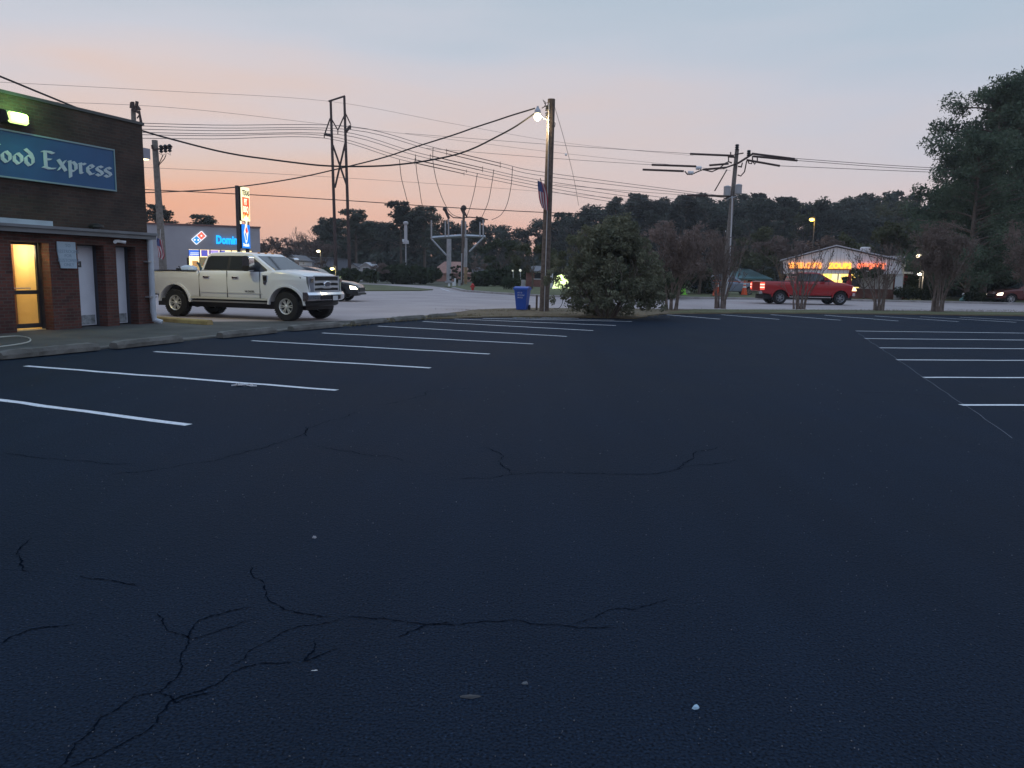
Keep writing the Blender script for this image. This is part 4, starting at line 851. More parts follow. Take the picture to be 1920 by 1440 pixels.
b = MB(); b.bx((wx0 + .01, 3.3, wz0), (wx1 - .01, 3.49, wz1)); b.bx((wx0 + .002, .3, wz0), (wx0 + .06, 3.29, wz1)); b.bx((wx0 + .07, .3, wz1 - .06), (wx1 - .01, 3.29, wz1 - .02)); room = b.build('glowing_room', glow('glowing_interior', (1, .80, .42), 1.25), pz)  # room surfaces emit light themselves, in place of lamps inside
b = MB()
for x, w_, z0, z1 in ((.3, .5, 1.0, 2.2), (2.6, .35, 1.0, 2.3), (3.6, .5, 1.9, 2.6), (4.6, .3, 1.0, 2.0)): b.bx((wx0 + x, 3.1, z0), (wx0 + x + w_, 3.29, z1))
b.build('shelving', mat('tan_shelves', (.35, .25, .16), .6), pz)
b = MB(); b.bx((wx0 + .9, 2.8, wz0), (wx0 + 1.9, 3.1, 2.55)); b.build('dark_doorway', mat('dark_green_grey', (.10, .13, .13), .5), pz)
b = MB(); b.bx((wx0 + .1, 1.2, wz0), (wx1 - .3, 1.7, 1.75)); b.build('counter', mat('glowing_cream_counter', (.6, .52, .30), .5, emit=(1, .8, .4), es=.12), pz)  # faint emission added so the counter looks lit
b = MB(); b.bx((wx0 + 1.2, 1.25, 1.751), (wx0 + 1.7, 1.6, 2.0)); b.bx((wx0 + 2.6, 1.25, 1.751), (wx0 + 2.9, 1.6, 1.95)); b.build('counter_display', mat('rust_orange', (.45, .13, .06), .5), pz)
zb_ = HD(353, 480)[1]
for k_, (x, w_, c_) in enumerate(((0.02, .95, (.05, .18, .75)), (1.02, .55, (.10, .10, .50)), (1.62, .85, (.45, .32, .75)), (2.52, .5, (.10, .12, .55)))):
    b = MB(); b.bx((wx0 + x, .12, zb_), (wx0 + x + w_, .16, wz1 - .05)); pn = b.build('menu_panel', glow('menu_panel_%d' % k_, c_, .8), pz)
    if k_ in (0, 2):
        b = MB(); b.bx((wx0 + x + .1, .108, zb_ + .12), (wx0 + x + w_ - .15, .118, zb_ + .2)); b.bx((wx0 + x + .15, .108, zb_ + .26), (wx0 + x + w_ - .1, .118, zb_ + .32)); b.build('panel_lines', glow('menu_white', (.8, .85, 1), .8), pn)
b = MB()
nm = 6
for k_ in range(nm + 1):
    x = wx0 + (wx1 - wx0) * k_ / nm; b.bx((x - .035, .02, wz0), (x + .035, .1, wz1))
b.bx((wx0 + .036, .02, wz0 + .001), (wx1 - .036, .101, wz0 + .07)); b.build('window_frame', M_frame, pz)
b = MB(); b.bx((wx0 + .04, .055, wz0 + .07), (wx1 - .04, .062, wz1 - .001)); b.build('glass_pane', gl, pz)
# logo tile and letters
lx, lz = HD(373, 446); hw = .62
lg = thing('logo_sign', 'tilted white rounded tile sign with red and blue squares on grey wall', 'sign', PD.p + PD.d * lx + Vector((0, 0, lz)), PD.rz())
def tilt(x, z, y, a=R(45)): return (x * math.cos(a) - z * math.sin(a), y, x * math.sin(a) + z * math.cos(a))
def build_logo(t, s_, yoff, ta, em):
    b = MB(); b.prism(rrect(s_ * .55, s_ * 1.05, s_ * .14), lambda p: tilt(p[0], p[1], yoff, ta), lambda p: tilt(p[0], p[1], yoff - .08, ta)); b.build('tile', glow('logo_white' + em, (.95, .97, 1), .8), t)
    b = MB(); b.prism(rrect(s_ * .44, s_ * .44, s_ * .06), lambda p: tilt(p[0], p[1] + s_ * .49, yoff - .081, ta), lambda p: tilt(p[0], p[1] + s_ * .49, yoff - .09, ta)); b.build('red_square', glow('logo_red' + em, (.85, .16, .10), .8), t)
    b = MB(); b.prism(rrect(s_ * .44, s_ * .44, s_ * .06), lambda p: tilt(p[0], p[1] - s_ * .49, yoff - .081, ta), lambda p: tilt(p[0], p[1] - s_ * .49, yoff - .09, ta)); b.build('blue_square', glow('logo_blue' + em, (.04, .28, .62), .8), t)
    b = MB()
    for cx, cz in ((0, .49), (.18, -.31), (-.18, -.67)): b.prism(arc(cx * s_, cz * s_, s_ * .13, 0, 345, 12), lambda p: tilt(p[0], p[1], yoff - .091, ta), lambda p: tilt(p[0], p[1], yoff - .096, ta))
    b.build('dots', glow('logo_dot' + em, (1, .98, .95), .9), t)
build_logo(lg, .56, 0, R(-48), '')
t0, tz0 = HD(405, 456.5); t1, _ = HD(444, 456.5); tz1 = HD(405, 441.5)[1]
ls = thing('shop_letters', 'glowing cyan channel letters of the pizza shop name on grey wall', 'sign', PD.p + PD.d * t0 + Vector((0, 0, tz0)), PD.rz())
b = MB(); b.text("Domino's", (tz1 - tz0) * 1.42, lambda x, z, d_: (x, -.03 - d_, z), bold=.035, depth=.12, sx=1.0)
wdt = max(v.x for v in b.v); tw_ = HD(463, 456)[0] - t0
for v in b.v: v.x *= tw_ / wdt * .98
b.build('letters', glow('cyan_letters', (.01, .42, 1.0), 1.15), ls)

# roadside pylon sign
py_ = thing('pylon_sign', 'tall lit double pole sign, flame-red panel above a blue panel', 'sign', P(460, 470, 48) * 1, R(0)); py_.location.z = 0
base = py_.location.copy(); fd = Vector((math.sin(R(8)), math.cos(R(8)), 0)); py_.rotation_euler = (0, 0, math.atan2(fd.y, fd.x)); py_.scale = (.72, 1, 1)
# local: x along face (away), -y is the side facing the road/camera
def PZ(py): return P(455, py, 48).z
FW = 1.25
b = MB()
b.bx((-.92, .02, 0), (-.72, .20, PZ(350))); b.build('post', mat('dark_brown_post', (.035, .03, .032), .5), py_)
b = MB(); b.bx((.55, -.02, 0), (.72, .18, PZ(415))); b.build('post', MATS['dark_brown_post'], py_)
zA, zB = PZ(414.5), PZ(350.5)
b = MB(); b.bx((-.70, -.06, zA), (.80, .22, zB)); cab = b.build('upper_cabinet', mat('cabinet_brown', (.05, .04, .035), .5), py_)
for yy, d0 in ((-.06, -1), (.22, 1)):
    b = MB(); b.prism([(x + .05, (zA + zB) / 2 + z) for x, z in rrect(.735, (zB - zA) / 2 - .01, .06)], lambda p: (p[0], yy + d0 * .002, p[1]), lambda p: (p[0], yy + d0 * .03, p[1])); b.build('panel_border', glow('yellow_border', (1, .90, .50), 1.1), cab)
    b = MB(); b.bx((-.52, yy + d0 * .031, zA + .14), (.66, yy + d0 * .04, zB - .62)); b.build('red_panel', glow('red_panel', (.78, .09, .03), .9), cab)
    b = MB()
    for k_ in range(6): b.prism([(-.52 + k_ * .197, zA + .141), (-.33 + k_ * .197, zA + .141), (-.42 + k_ * .197, zA + .40 + (k_ % 2) * .13)], lambda p: (p[0], yy + d0 * .041, p[1]), lambda p: (p[0], yy + d0 * .045, p[1]))
    b.build('flames', glow('flame_yellow', (1, .60, .05), 1.0), cab)
    hh = zB - zA; mxx_ = lambda x: x if d0 < 0 else .14 - x
    b = MB(); b.text('TEXAS', .42, lambda x, z, t: (mxx_(-.50 + x * .98), yy + d0 * (.035 + t), zB - .50 + z), bold=.012, depth=.01); b.build('dark_lettering', mat('sign_dark', (.04, .04, .035), .5), cab)
    b = MB(); b.text('PIT', .50, lambda x, z, t: (mxx_(-.26 + x * .8), yy + d0 * (.042 + t), zB - 1.06 + z), bold=.012, depth=.01); b.text('BBQ', .50, lambda x, z, t: (mxx_(-.44 + x * .95), yy + d0 * (.042 + t), zB - 1.50 + z), bold=.012, depth=.01)
    hz = zB - 1.62   # steer skull
    b.prism([(-.40, hz), (-.30, hz - .16), (-.12, hz - .18), (-.02, hz - .08), (.07, hz - .06), (.16, hz - .08), (.26, hz - .18), (.44, hz - .16), (.54, hz), (.46, hz - .28), (.24, hz - .34), (.18, hz - .62), (.07, hz - .84), (-.04, hz - .62), (-.10, hz - .34), (-.32, hz - .28)], lambda p: (p[0], yy + d0 * .042, p[1]), lambda p: (p[0], yy + d0 * .052, p[1]))
    b.build('light_lettering', glow('sign_cream', (1, .93, .62), 1.0), cab)
zA, zB = PZ(466), PZ(420.5)
b = MB(); b.bx((-.66, -.04, zA), (.78, .20, zB)); cab = b.build('lower_cabinet', mat('cabinet_blue', (.02, .03, .06), .5), py_)
for yy, d0 in ((-.04, -1), (.20, 1)):
    b = MB(); b.bx((-.64, yy + d0 * .002, zA + .02), (.77, yy + d0 * .02, zB - .02)); b.build('blue_panel', glow('blue_panel', (.01, .22, .78), .75), cab)
    b = MB(); zc = (zA + zB) / 2 + .22; b.prism([(.07, zc + .62), (-.32, zc), (-.02, zc - .62), (.20, zc - .55), (.46, zc + .05)], lambda p: (p[0], yy + d0 * .021, p[1]), lambda p: (p[0], yy + d0 * .03, p[1]))
    b.text("Domino's", .26, lambda x, z, t: (mxx_(-.48 + x), yy + d0 * (.022 + t), zA + .14 + z), bold=.01, depth=.01); b.build('white_tile', glow('panel_white', (.95, .97, 1), .85), cab)
    b = MB(); b.prism([(.08, zc + .50), (-.08, zc + .12), (.16, zc - .08), (.38, zc + .10)], lambda p: (p[0], yy + d0 * .031, p[1]), lambda p: (p[0], yy + d0 * .036, p[1])); b.build('red_square', glow('panel_red', (.8, .08, .06), .8), cab)
    b = MB(); b.prism([(-.20, zc + .02), (-.04, zc - .45), (.13, zc - .45), (.12, zc - .16), (-.1, zc + .02)], lambda p: (p[0], yy + d0 * .031, p[1]), lambda p: (p[0], yy + d0 * .036, p[1])); b.build('blue_square', glow('panel_blue', (.03, .25, .6), .7), cab)

# ------------------------------------------------------------------ drive-in shop on the right
DS = 64.0; XS = lambda px, py=520: P(px, py, DS).x; ZS = lambda px, py: P(px, py, DS).z
ox = XS(1580); ds = thing('drive_in_shop', 'white gabled drive-in restaurant with glowing orange and red letters', 'building', Vector((ox, DS, 0)), R(-21))
M_sid = siding_mat('white_metal_siding', (.90, .88, .90), .30)
q = lambda px, py: (XS(px, py) - ox, ZS(px, py))
b = MB(); b.prism([q(1476, 513), q(1475, 489), q(1569, 464), q(1678, 492), q(1678, 514)], lambda p: (p[0], -.9, p[1]), lambda p: (p[0], 9, p[1])); b.build('gable', M_sid, ds)
b = MB(); lft, ap, rgt = q(1470, 489), q(1569, 462), q(1684, 491.5)
b.prism([lft, ap, rgt, (rgt[0], rgt[1] + .09), (ap[0], ap[1] + .10), (lft[0], lft[1] + .09)], lambda p: (p[0], -1.15, p[1]), lambda p: (p[0], 9.2, p[1])); b.build('roof', mat('pale_metal_roof', (.50, .50, .54), .4, .3), ds)
b = MB(); b.bx((q(1612, 514)[0], 0, 0), (q(1667, 514)[0], .2, ZS(1640, 514))); b.build('wall', siding_mat('white_board_wall', (.62, .62, .60), .2), ds)
b = MB(); b.bx((q(1480, 540)[0], -.22, 0), (q(1666, 540)[0], .0, ZS(1630, 541.5))); b.build('brick_knee_wall', brick_mat('old_red_brick', (.24, .09, .07), (.18, .07, .055), (.2, .17, .15)), ds)
b = MB(); x0_, x1_ = q(1480, 520)[0], q(1612, 520)[0]; zl = ZS(1600, 541.5); b.bx((x0_, 2.5, zl), (x1_, 2.6, ZS(1600, 513) - .02)); b.bx((x0_, .15, ZS(1600, 513) - .06), (x1_, 2.49, ZS(1600, 513) - .02)); b.build('glowing_interior', glow('yellow_room_glow', (1, .76, .24), 1.1), ds)  # back wall and ceiling glow to stand in for indoor lighting
b = MB(); b.bx((q(1596, 520)[0], .02, ZS(1600, 538)), (q(1612, 520)[0], .12, ZS(1600, 521))); b.bx((q(1580, 520)[0], .02, ZS(1600, 536)), (q(1589, 520)[0], .12, ZS(1600, 522))); b.build('dark_window', M_glass, ds)
b = MB()
for px in (1482, 1512, 1545, 1572, 1594): b.bx((q(px, 520)[0] - .04, -.02, zl), (q(px, 520)[0] + .04, .1, ZS(1600, 513)))
b.bx((x0_ + .05, -.021, zl - .01), (x1_, .1, zl + .08)); b.build('window_frame', M_white, ds)
b = MB()
for px in (1549, 1557): b.bx((q(px, 520)[0], 1.5, 1.6), (q(px, 520)[0] + .22, 1.6, 2.3 if px > 1550 else 2.55))
b.build('menu_lights', glow('neon_green_menu', (.75, 1, .15), 1.2), ds)
b = MB(); b.bx((q(1560, 520)[0], 1.8, 1.5), (q(1578, 520)[0], 1.9, 2.35)); b.build('menu_panel', glow('cool_panel', (.8, .8, .75), .6), ds)
b = MB(); b.prism([(q(1664, 562)[0], 0), (q(1678, 562)[0], 0), (q(1681, 497)[0], ZS(1680, 510)), (q(1670, 497)[0], ZS(1680, 510))], lambda p: (p[0], -.75, p[1]), lambda p: (p[0], -.45, p[1])); b.build('corner_column', M_white, ds)
b = MB(); a_ = q(1638, 480); b.prism([(q(1640, 480)[0], ZS(1640, 479)), (q(1694, 479)[0], ZS(1690, 479)), (q(1690, 502)[0], ZS(1690, 502)), (q(1683, 502)[0], ZS(1690, 502))], lambda p: (p[0], 2.2, p[1]), lambda p: (p[0], 2.4, p[1])); b.bx((q(1684, 500)[0], 2.41, 0), (q(1690, 500)[0], 9, ZS(1690, 502))); b.build('side_roof', siding_mat('ribbed_grey_roof', (.36, .37, .42), .3), ds)
for txt, x0, x1, c_, nm_ in (("SHELOT'S", 1485, 1543, (1, .38, .07), 'orange'), ("ZOUPS", 1555, 1594, (1, .50, .05), 'amber'), ("STO'ST", 1604, 1651, (1, .22, .08), 'red')):
    b = MB(); b.text(txt, ZS(1500, 492.5) - ZS(1500, 504) and (ZS(1500, 493) - ZS(1500, 503.5)) * 1.38, lambda x, z, t: (x, -.95 - t, z), bold=.012, depth=.1)
    mxw = max(v.x for v in b.v); xa, xb = q(x0, 500)[0], q(x1, 500)[0]
    for v in b.v: v.x = xa + v.x / mxw * (xb - xa); v.z += ZS(1560, 503.5)
    b.build('sign_letters', glow('letters_' + nm_, c_, 1.6), ds)
b = MB(); 
for x0, x1 in ((1484, 1544), (1554, 1595), (1603, 1652)): b.bx((q(x0, 505)[0], -.98, ZS(1560, 505) - .03), (q(x1, 505)[0], -.93, ZS(1560, 505) + .03))
b.build('letter_rail', mat('red_rail', (.35, .05, .05), .5), ds)
fx_ = q(1622, 470)[0]
b = MB(); b.lathe([(.30, 0), (.30, .35), (.34, .36), (.42, .45), (.44, .72), (.36, .80), (.30, .82)], (fx_, 2, ZS(1622, 481)), n=18); b.build('exhaust_fan', mat('pale_fan_housing', (.62, .58, .57), .5), ds)
um = thing('patio_umbrella', 'closed red patio umbrella standing before the yellow restaurant windows', 'umbrella', Vector((XS(1578), 62.5, 0)))
b = MB(); b.cyl((0, 0, 0), (0, 0, 2.4), .025, n=8); b.build('pole', M_white, um)
b = MB(); b.lathe([(.22, .95), (.2, 1.3), (.12, 1.9), (.03, 2.35)], n=10); b.build('canopy', mat('red_cloth', (.45, .03, .04), .8), um)
rb_ = thing('red_annex', 'low red-walled annex with grey roof beside the restaurant', 'building', Vector((XS(1703), 66, 0)))
wd2 = (P(1726, 520, 66).x - P(1684, 520, 66).x) / 2; zr = P(1700, 512.5, 66).z
b = MB(); b.bx((-wd2, 0, 0), (wd2, 7, zr)); b.build('wall', siding_mat('red_siding', (.30, .045, .05), .4), rb_)
b = MB(); b.prism([(-.5, zr - .02), (-.5, zr + .1), (3.5, zr + .95), (7.5, zr + .1), (7.5, zr - .02)], lambda p: (-wd2 - .2, p[0], p[1]), lambda p: (wd2 + .2, p[0], p[1])); b.build('roof', mat('dark_grey_shingle', (.11, .115, .125), .8, var=.15), rb_)
b = MB(); b.bx((-wd2 - .2, -.52, zr - .04), (wd2 + .2, -.501, zr + .12)); b.build('fascia', M_white, rb_)

# houses and sheds far behind
M_wh = mat('off_white_wall', (.55, .54, .55), .7, var=.06); M_rf = mat('grey_shingle', (.16, .16, .17), .85, var=.15); M_rfp = mat('pinkish_roof', (.42, .23, .18), .8, var=.12)
house('shed', 'small white gabled shed in front of trees, right of the twin tall posts', 674, 698, 492, 500, 118, M_wh, mat('white_roof', (.5, .5, .52), .6))
house('shed', 'small pale gabled shed half hidden by the right-hand tall post', 650, 673, 494, 502, 124, M_wh, M_rf)
house('warehouse', 'long low grey metal warehouse behind the black SUV', 545, 627, 481, 483, 130, siding_mat('grey_metal_wall', (.28, .29, .34), .6), M_rf, 12, False, door=False)
house('white_house', 'white gabled house front just above the white truck hood', 534, 562, 478, 488, 110, M_wh, M_rf)
house('brown_roof_house', 'house with pinkish brown roof behind the steel switch frame', 806, 884, 490, 512, 135, M_rfp, M_rfp, 8, False)
house('blue_shed', 'pale blue-grey low building right of the dark utility pole', 884, 906, 501, 504, 140, mat('pale_blue_wall', (.36, .42, .48), .7), M_rf, 5, False, door=False)
house('brick_house', 'low brick house behind the leaning wooden utility pole', 986, 1033, 498, 508, 92, brick_mat('far_brick', (.28, .10, .08), (.22, .08, .06), (.2, .17, .15)), M_rf, 8, False)
b = MB(); pc = P(1034, 540, 88); b.bx((pc.x - .14, pc.y, 0), (pc.x + .14, pc.y + .28, P(1034, 505, 88).z)); o = b.build('porch_column', M_white, origin=(pc.x, pc.y, 0)); tag(o, 'white square column beside the brick house', 'column')
house('teal_roof_house', 'house with teal hipped roof left of the restaurant', 1372, 1447, 503, 522, 92, M_wh, mat('teal_roof', (.08, .16, .165), .6, var=.1), 9, False)

# ------------------------------------------------------------------ poles and lines
def wpole(name, label, pt, pb, D, r0, r1, m, cat='utility pole', zb=None, group=None):
    top = P(pt[0], pt[1], D); bot = P(pb[0], pb[1], D); k_ = (0 - top.z) / (bot.z - top.z); bot = top.lerp(bot, k_)
    t = thing(name, label, cat, bot, 0, group, world=True); b = MB(); n_ = 8
    b.tube([bot.lerp(top, i / n_) for i in range(n_ + 1)], [r0 + (r1 - r0) * i / n_ for i in range(n_ + 1)], 14); b.build('post', m, t, smooth=False); return t, top, bot
def rod(b, p, q_, D, r, n=6): b.cyl(P(*p, D), P(*q_, D), r, n=n)
def wire(label, pts, r, m=None, group=None, nm='overhead_wire', n=5, smooth_=True):
    pp_ = [P(*p) for p in pts]
    if smooth_ and len(pp_) > 2:
        out = []
        for i in range(len(pp_) - 1):
            p0, p1, p2, p3 = pp_[max(0, i - 1)], pp_[i], pp_[i + 1], pp_[min(len(pp_) - 1, i + 2)]
            for j in range(6):
                t = j / 6; out.append(.5 * ((2 * p1) + (p2 - p0) * t + (2 * p0 - 5 * p1 + 4 * p2 - p3) * t * t + (3 * p1 - p0 - 3 * p2 + p3) * t ** 3))
        pp_ = out + [pp_[-1]]
    b = MB(); b.tube(pp_, r, n); o = b.build(nm, m or M_wire, origin=pp_[0]); tag(o, label, 'wire', group); return o
# wooden pole in the middle with street lamp
cp, ct, cb = wpole('utility_pole', 'leaning wooden pole carrying the glowing street lamp beside the blue bin', (1034, 186), (1020, 585), 32, .20, .15, M_wood)
b = MB(); D = 32
for z_ in (203, 216): b.lathe([(.09, -.1), (.11, -.06), (.06, -.03), (.11, 0), (.06, .03), (.11, .06), (.09, .1)], P(1027, z_, D), n=10)
b.build('insulator', M_black, cp)
b = MB(); rod(b, (1040, 196), (1026, 192), D, .02); rod(b, (1033, 192), (1029, 188), D, .05); b.tube([P(1022, 195, D), P(1018, 187, D), P(1024, 193, D), P(1021, 200, D), P(1016, 203, D)], .02, 6); b.tube([P(1037, 228, D), P(1041, 231, D), P(1040, 238, D), P(1037, 237, D)], .018, 6); b.build('cable_loops', M_wire, cp)
b = MB(); b.tube([P(1030, 226, D), P(1020, 222, D), P(1012, 213, D - .25)], .022, 6); b.build('lamp_arm', M_steel, cp)
lp_ = P(1008, 212, 31.7)
sl = thing('street_lamp', 'glowing warm street lamp head hung at the top of the middle wooden pole', 'lamp', lp_)
b = MB(); b.lathe([(.13, -.02), (.12, .10), (.05, .2), (.04, .26)], n=14); b.build('head', M_steel, sl)
b = MB(); b.ball((0, 0, -.15), (.14, .14, .15)); b.build('bulb', glow('street_bulb', (1, .84, .50), 9), sl)
lamp('street_light_glow', 'POINT', lp_ + Vector((0, 0, -.35)), 160, (1, .80, .48), .15)
b = MB(); b.tube([P(1031, 560, D) + Vector((math.cos(a) * .26 + .28, 0, math.sin(a) * .42)) for a in [R(x) for x in range(-110, 130, 12)]], .013, 6); b.build('cable_coil', M_wire, cp)
b = MB(); b.tube([ct.lerp(cb, .02) + Vector((-.1, -.16, 0)), ct.lerp(cb, .5) + Vector((-.02, -.19, 0)), cb + Vector((0, -.21, 0))], .018, 5); b.build('ground_wire', M_steel, cp)
# flags
def flag(label, D, pts, w_, stripes=7):
    o0 = P(*pts[0], D); t = thing('flag', label, 'flag', o0, 0, None, world=True); n_ = len(pts) - 1
    acc = {0: MB(), 1: MB(), 2: MB()}
    P3 = [P(*p, D) for p in pts]
    def row(i, u):
        a = P3[i]; wv = math.sin(u * 9 + i * .8) * .05; return Vector((a.x + (u - .5) * w_ * (.55 + .45 * math.sin(math.pi * (i + .6) / (n_ + 1))), a.y + wv, a.z - u * .12))
    for i in range(n_):
        for s_ in range(stripes):
            u0, u1 = s_ / stripes, (s_ + 1) / stripes; k_ = 2 if (i < n_ * .38 and s_ < stripes * .55) else s_ % 2
            A_, B_, C_, D_ = row(i, u0), row(i, u1), row(i + 1, u1), row(i + 1, u0); off = Vector((0, .012, 0))
            acc[k_].add([A_, B_, C_, D_, A_ + off, B_ + off, C_ + off, D_ + off], [(0, 1, 2, 3), (7, 6, 5, 4), (0, 4, 5, 1), (1, 5, 6, 2), (2, 6, 7, 3), (3, 7, 4, 0)])
    acc[0].build('red_stripes', mat('flag_red', (.30, .05, .07), .8), t); acc[1].build('white_stripes', mat('flag_white', (.5, .48, .5), .8), t); acc[2].build('canton', mat('flag_blue', (.05, .07, .18), .8), t)
    return t
fg = flag('drooping striped flag hanging on the left side of the middle wooden pole', 31.6, [(1014, 338), (1016, 348), (1018, 358), (1019, 370), (1020, 380), (1022, 390)], .38)
b = MB(); b.tube([P(1013, 334, 31.6), P(1023, 372, 31.8)], .018, 6); b.build('staff', M_wood, fg)
fg2 = flag('drooping striped flag on the leaning pole in front of the grey pizza shop', 37.5, [(299, 446), (299, 453), (300, 460), (302, 468), (303, 476), (301, 482)], .34)
b = MB(); b.tube([P(301, 430, 37.5), P(300, 450, 37.5)], .02, 6); b.build('staff', M_steel, fg2)
# short wood post and bin beside it
pb_ = G(1006, 583); b = MB(); b.tube([pb_, pb_ + Vector((0, 0, .66))], .045, 10); o = b.build('wood_post', M_wood, origin=pb_); tag(o, 'short weathered wood post between blue bin and utility pole', 'post')
g0 = G(979, 582.5); bn = thing('recycling_bin', 'blue wheeled recycling bin on the dirt strip', 'bin', g0 + Vector((0, 0, .035)), R(-14))
M_bin = mat('blue_bin_plastic', (.015, .08, .42), .45, var=.08)
b = MB(); lo, hi = (.20, .25), (.28, .33)
b.add([(-lo[0], -lo[1], .02), (lo[0], -lo[1], .02), (lo[0], lo[1], .02), (-lo[0], lo[1], .02), (-hi[0], -hi[1], .88), (hi[0], -hi[1], .88), (hi[0], hi[1], .88), (-hi[0], hi[1], .88)], [(0, 3, 2, 1), (4, 5, 6, 7), (0, 1, 5, 4), (1, 2, 6, 5), (2, 3, 7, 6), (3, 0, 4, 7)]); bd = b.build('body', M_bin, bn)
b = MB(); b.bx((-.31, -.36, .84), (.31, .36, .885)); b.build('rim', M_bin, bd)
b = MB(); b.prism([(-.36, .89), (-.34, .94), (0, .985), (.30, .95), (.36, .89)], lambda p: (-.31, p[0], p[1]), lambda p: (.31, p[0], p[1])); b.build('lid', M_bin, bn)
b = MB(); b.tube([(-.2, .38, .92), (.2, .38, .92)], .02, 6); b.build('handle', M_bin, bn)
for s_ in (-1, 1):
    b = MB(); b.lathe([(.05, -.03), (.11, -.03), (.11, .03), (.05, .03)], (s_ * .25, .27, .10), 'X', 16); b.build('wheel', M_tyre, bn)
b = MB()
for i, s_ in enumerate(('CITY OF', 'RECYCLING', 'SERVICES')): b.text(s_, .075, lambda x, z, t: (-.14 + x * .75, -.285 - .09 * (.62 + z - i * .1) * .8 - t, .70 - i * .1 + z), depth=.004)
b.build('lettering', M_white, bn)
# cables from the wooden pole over the roof at left
wire('thick twisted black cable sagging from lamp pole across the sky past the shop roof', [(1002, 213, 32), (965, 238, 32), (930, 257, 32), (890, 277, 31.8), (850, 291, 31.6), (790, 303, 31.4), (740, 309, 31.2), (700, 311.5, 31), (650, 312, 31), (600, 310, 31), (550, 304.5, 31), (500, 298, 31), (450, 291, 31), (400, 281, 30.5), (330, 263, 30), (270, 246, 30), (170, 212, 29), (85, 178, 28), (0, 143, 27), (-90, 108, 26)], .034)
wire('thinner black cable rising from behind the brick shop to the lamp pole top', [(1003, 203, 32), (960, 216, 32.5), (930, 226, 33), (890, 239, 33.5), (850, 253, 34), (780, 275, 35), (720, 295, 36), (640, 315, 38), (560, 333, 40), (480, 346, 42), (400, 355, 44), (330, 359, 46), (250, 362, 48)], .032)
wire('single dark wire running low across the sunset behind the twin posts', [(240, 354, 62), (450, 364, 64), (650, 376, 66), (860, 390, 68), (1060, 400, 70), (1200, 404, 72)], .035)
wire('thin guy wire slanting from the lamp pole top toward the trees', [(1039, 197, 32), (1058, 262, 36), (1075, 330, 40), (1085, 385, 44)], .010, M_wire2)
b = MB(); b.ball(P(1061, 290, 37.2), .06); o = b.build('wire_marker', M_white, origin=P(1061, 290, 37.2)); tag(o, 'small white marker on the thin guy wire', 'marker')
# leaning pole near the shop corner
lpz, lt_, lb_ = wpole('utility_pole', 'leaning grey utility pole with side insulators near the brick shop corner', (290, 263), (307, 520), 40, .20, .14, M_woodg)
D = 39.8; b = MB(); rod(b, (287, 281), (323, 275), D, .04); rod(b, (285, 272), (286, 279), D, .05); rod(b, (286, 280), (292, 281), D, .03); b.build('crossarm', M_rust, lpz)
for px in (302, 310, 318):
    b = MB(); b.lathe([(.05, -.22), (.11, -.16), (.06, -.1), (.12, -.04), (.06, .02), (.12, .08), (.05, .16)], P(px, 278 - (px - 302) * .1, D), n=8); b.build('insulator', M_black, lpz)
    b = MB(); b.tube([P(px, 284, D), P(px + 2, 291, D), P(px - 4, 287, D)] if px != 310 else [P(310, 284, D), P(312, 290, D), P(307, 289, D)], .015, 5); b.build('jumper', M_wire, lpz)
b = MB(); b.tube([P(306, 290, D), P(300, 303, D), P(297, 309, D)], .022, 5); b.tube([P(311, 291, D), P(308, 298, D), P(300, 307, D), P(297, 312, D)], .022, 5); b.build('riser_cable', M_wire, lpz)
pb2, t2_, _ = wpole('utility_pole', 'pole top with wide insulators rising above the brick shop roof corner', (250, 205), (256, 420), 52, .17, .15, M_woodg)
D = 51.8; b = MB()
for a_, c_ in (((250, 208), (249, 191)), ((246, 203), (247, 192)), ((255, 208), (257, 190)), ((248, 204), (262, 212)), ((258, 200), (262, 206))): rod(b, a_, c_, D, .10)
rod(b, (261, 208), (264, 230), D, .07); rod(b, (262, 212), (266, 231), D, .05); rod(b, (257, 222), (261, 216), D, .04)
b.build('switch_gear', M_rust, pb2)
# steel twin-post transmission frame
hf = thing('transmission_frame', 'tall dark twin-post transmission frame with crossed braces', 'pylon', G(643, 530), 0, None, True); D = 95
def legp(px0, py0, px1, py1, d): 
    a, c_ = P(px0, py0, d), P(px1, py1, d); k_ = (0 - a.z) / (c_.z - a.z); return a, a.lerp(c_, k_)
for (a0, a1) in (((620, 189), (630, 505)), ((645.5, 180), (655.5, 505))):
    a, c_ = legp(*a0, *a1, D); b = MB(); b.tube([a, c_], [.14, .21], 10); b.build('leg', M_rust, hf)
b = MB(); rod(b, (616, 190), (647, 180), D, .11); b.build('top_beam', M_rust, hf)
b = MB(); rod(b, (624, 272), (651, 350), D, .12); rod(b, (648, 265), (628, 352), D, .12); b.build('cross_brace', M_rust, hf)
b = MB()
for a_, c_, r_ in (((619, 222), (609, 251), .08), ((609, 251), (622, 255), .17), ((622, 224), (633, 243), .08), ((645, 218), (634, 243), .08), ((648, 213), (657, 232), .08), ((657, 236), (648, 248), .17), ((608, 251), (608, 259), .06), ((633.5, 243), (633.5, 252), .06), ((657.5, 233), (657.5, 243), .06)): rod(b, a_, c_, D, r_)
b.build('insulator_arms', M_rust, hf)
TG = 'transmission conductors strung through the twin-post frame'
sp = [((657, 237), (808, 275), (938, 306), (1033, 325), (1360, 368)), ((657, 243), (808, 281), (938, 312), (1033, 332), (1360, 371)), ((634, 246), (778, 285), (905, 315), (1033, 341), (1300, 378)),
      ((634, 252), (778, 291), (905, 320), (1033, 347), (1260, 380)), ((608, 254), (750, 293), (875, 321), (1033, 353), (1200, 382)), ((608, 259), (750, 299), (870, 326), (1033, 359), (1180, 384))]
lefts = [(228, 232), (233, 236), (240, 241), (246, 247), (251, 252), (258, 258)]
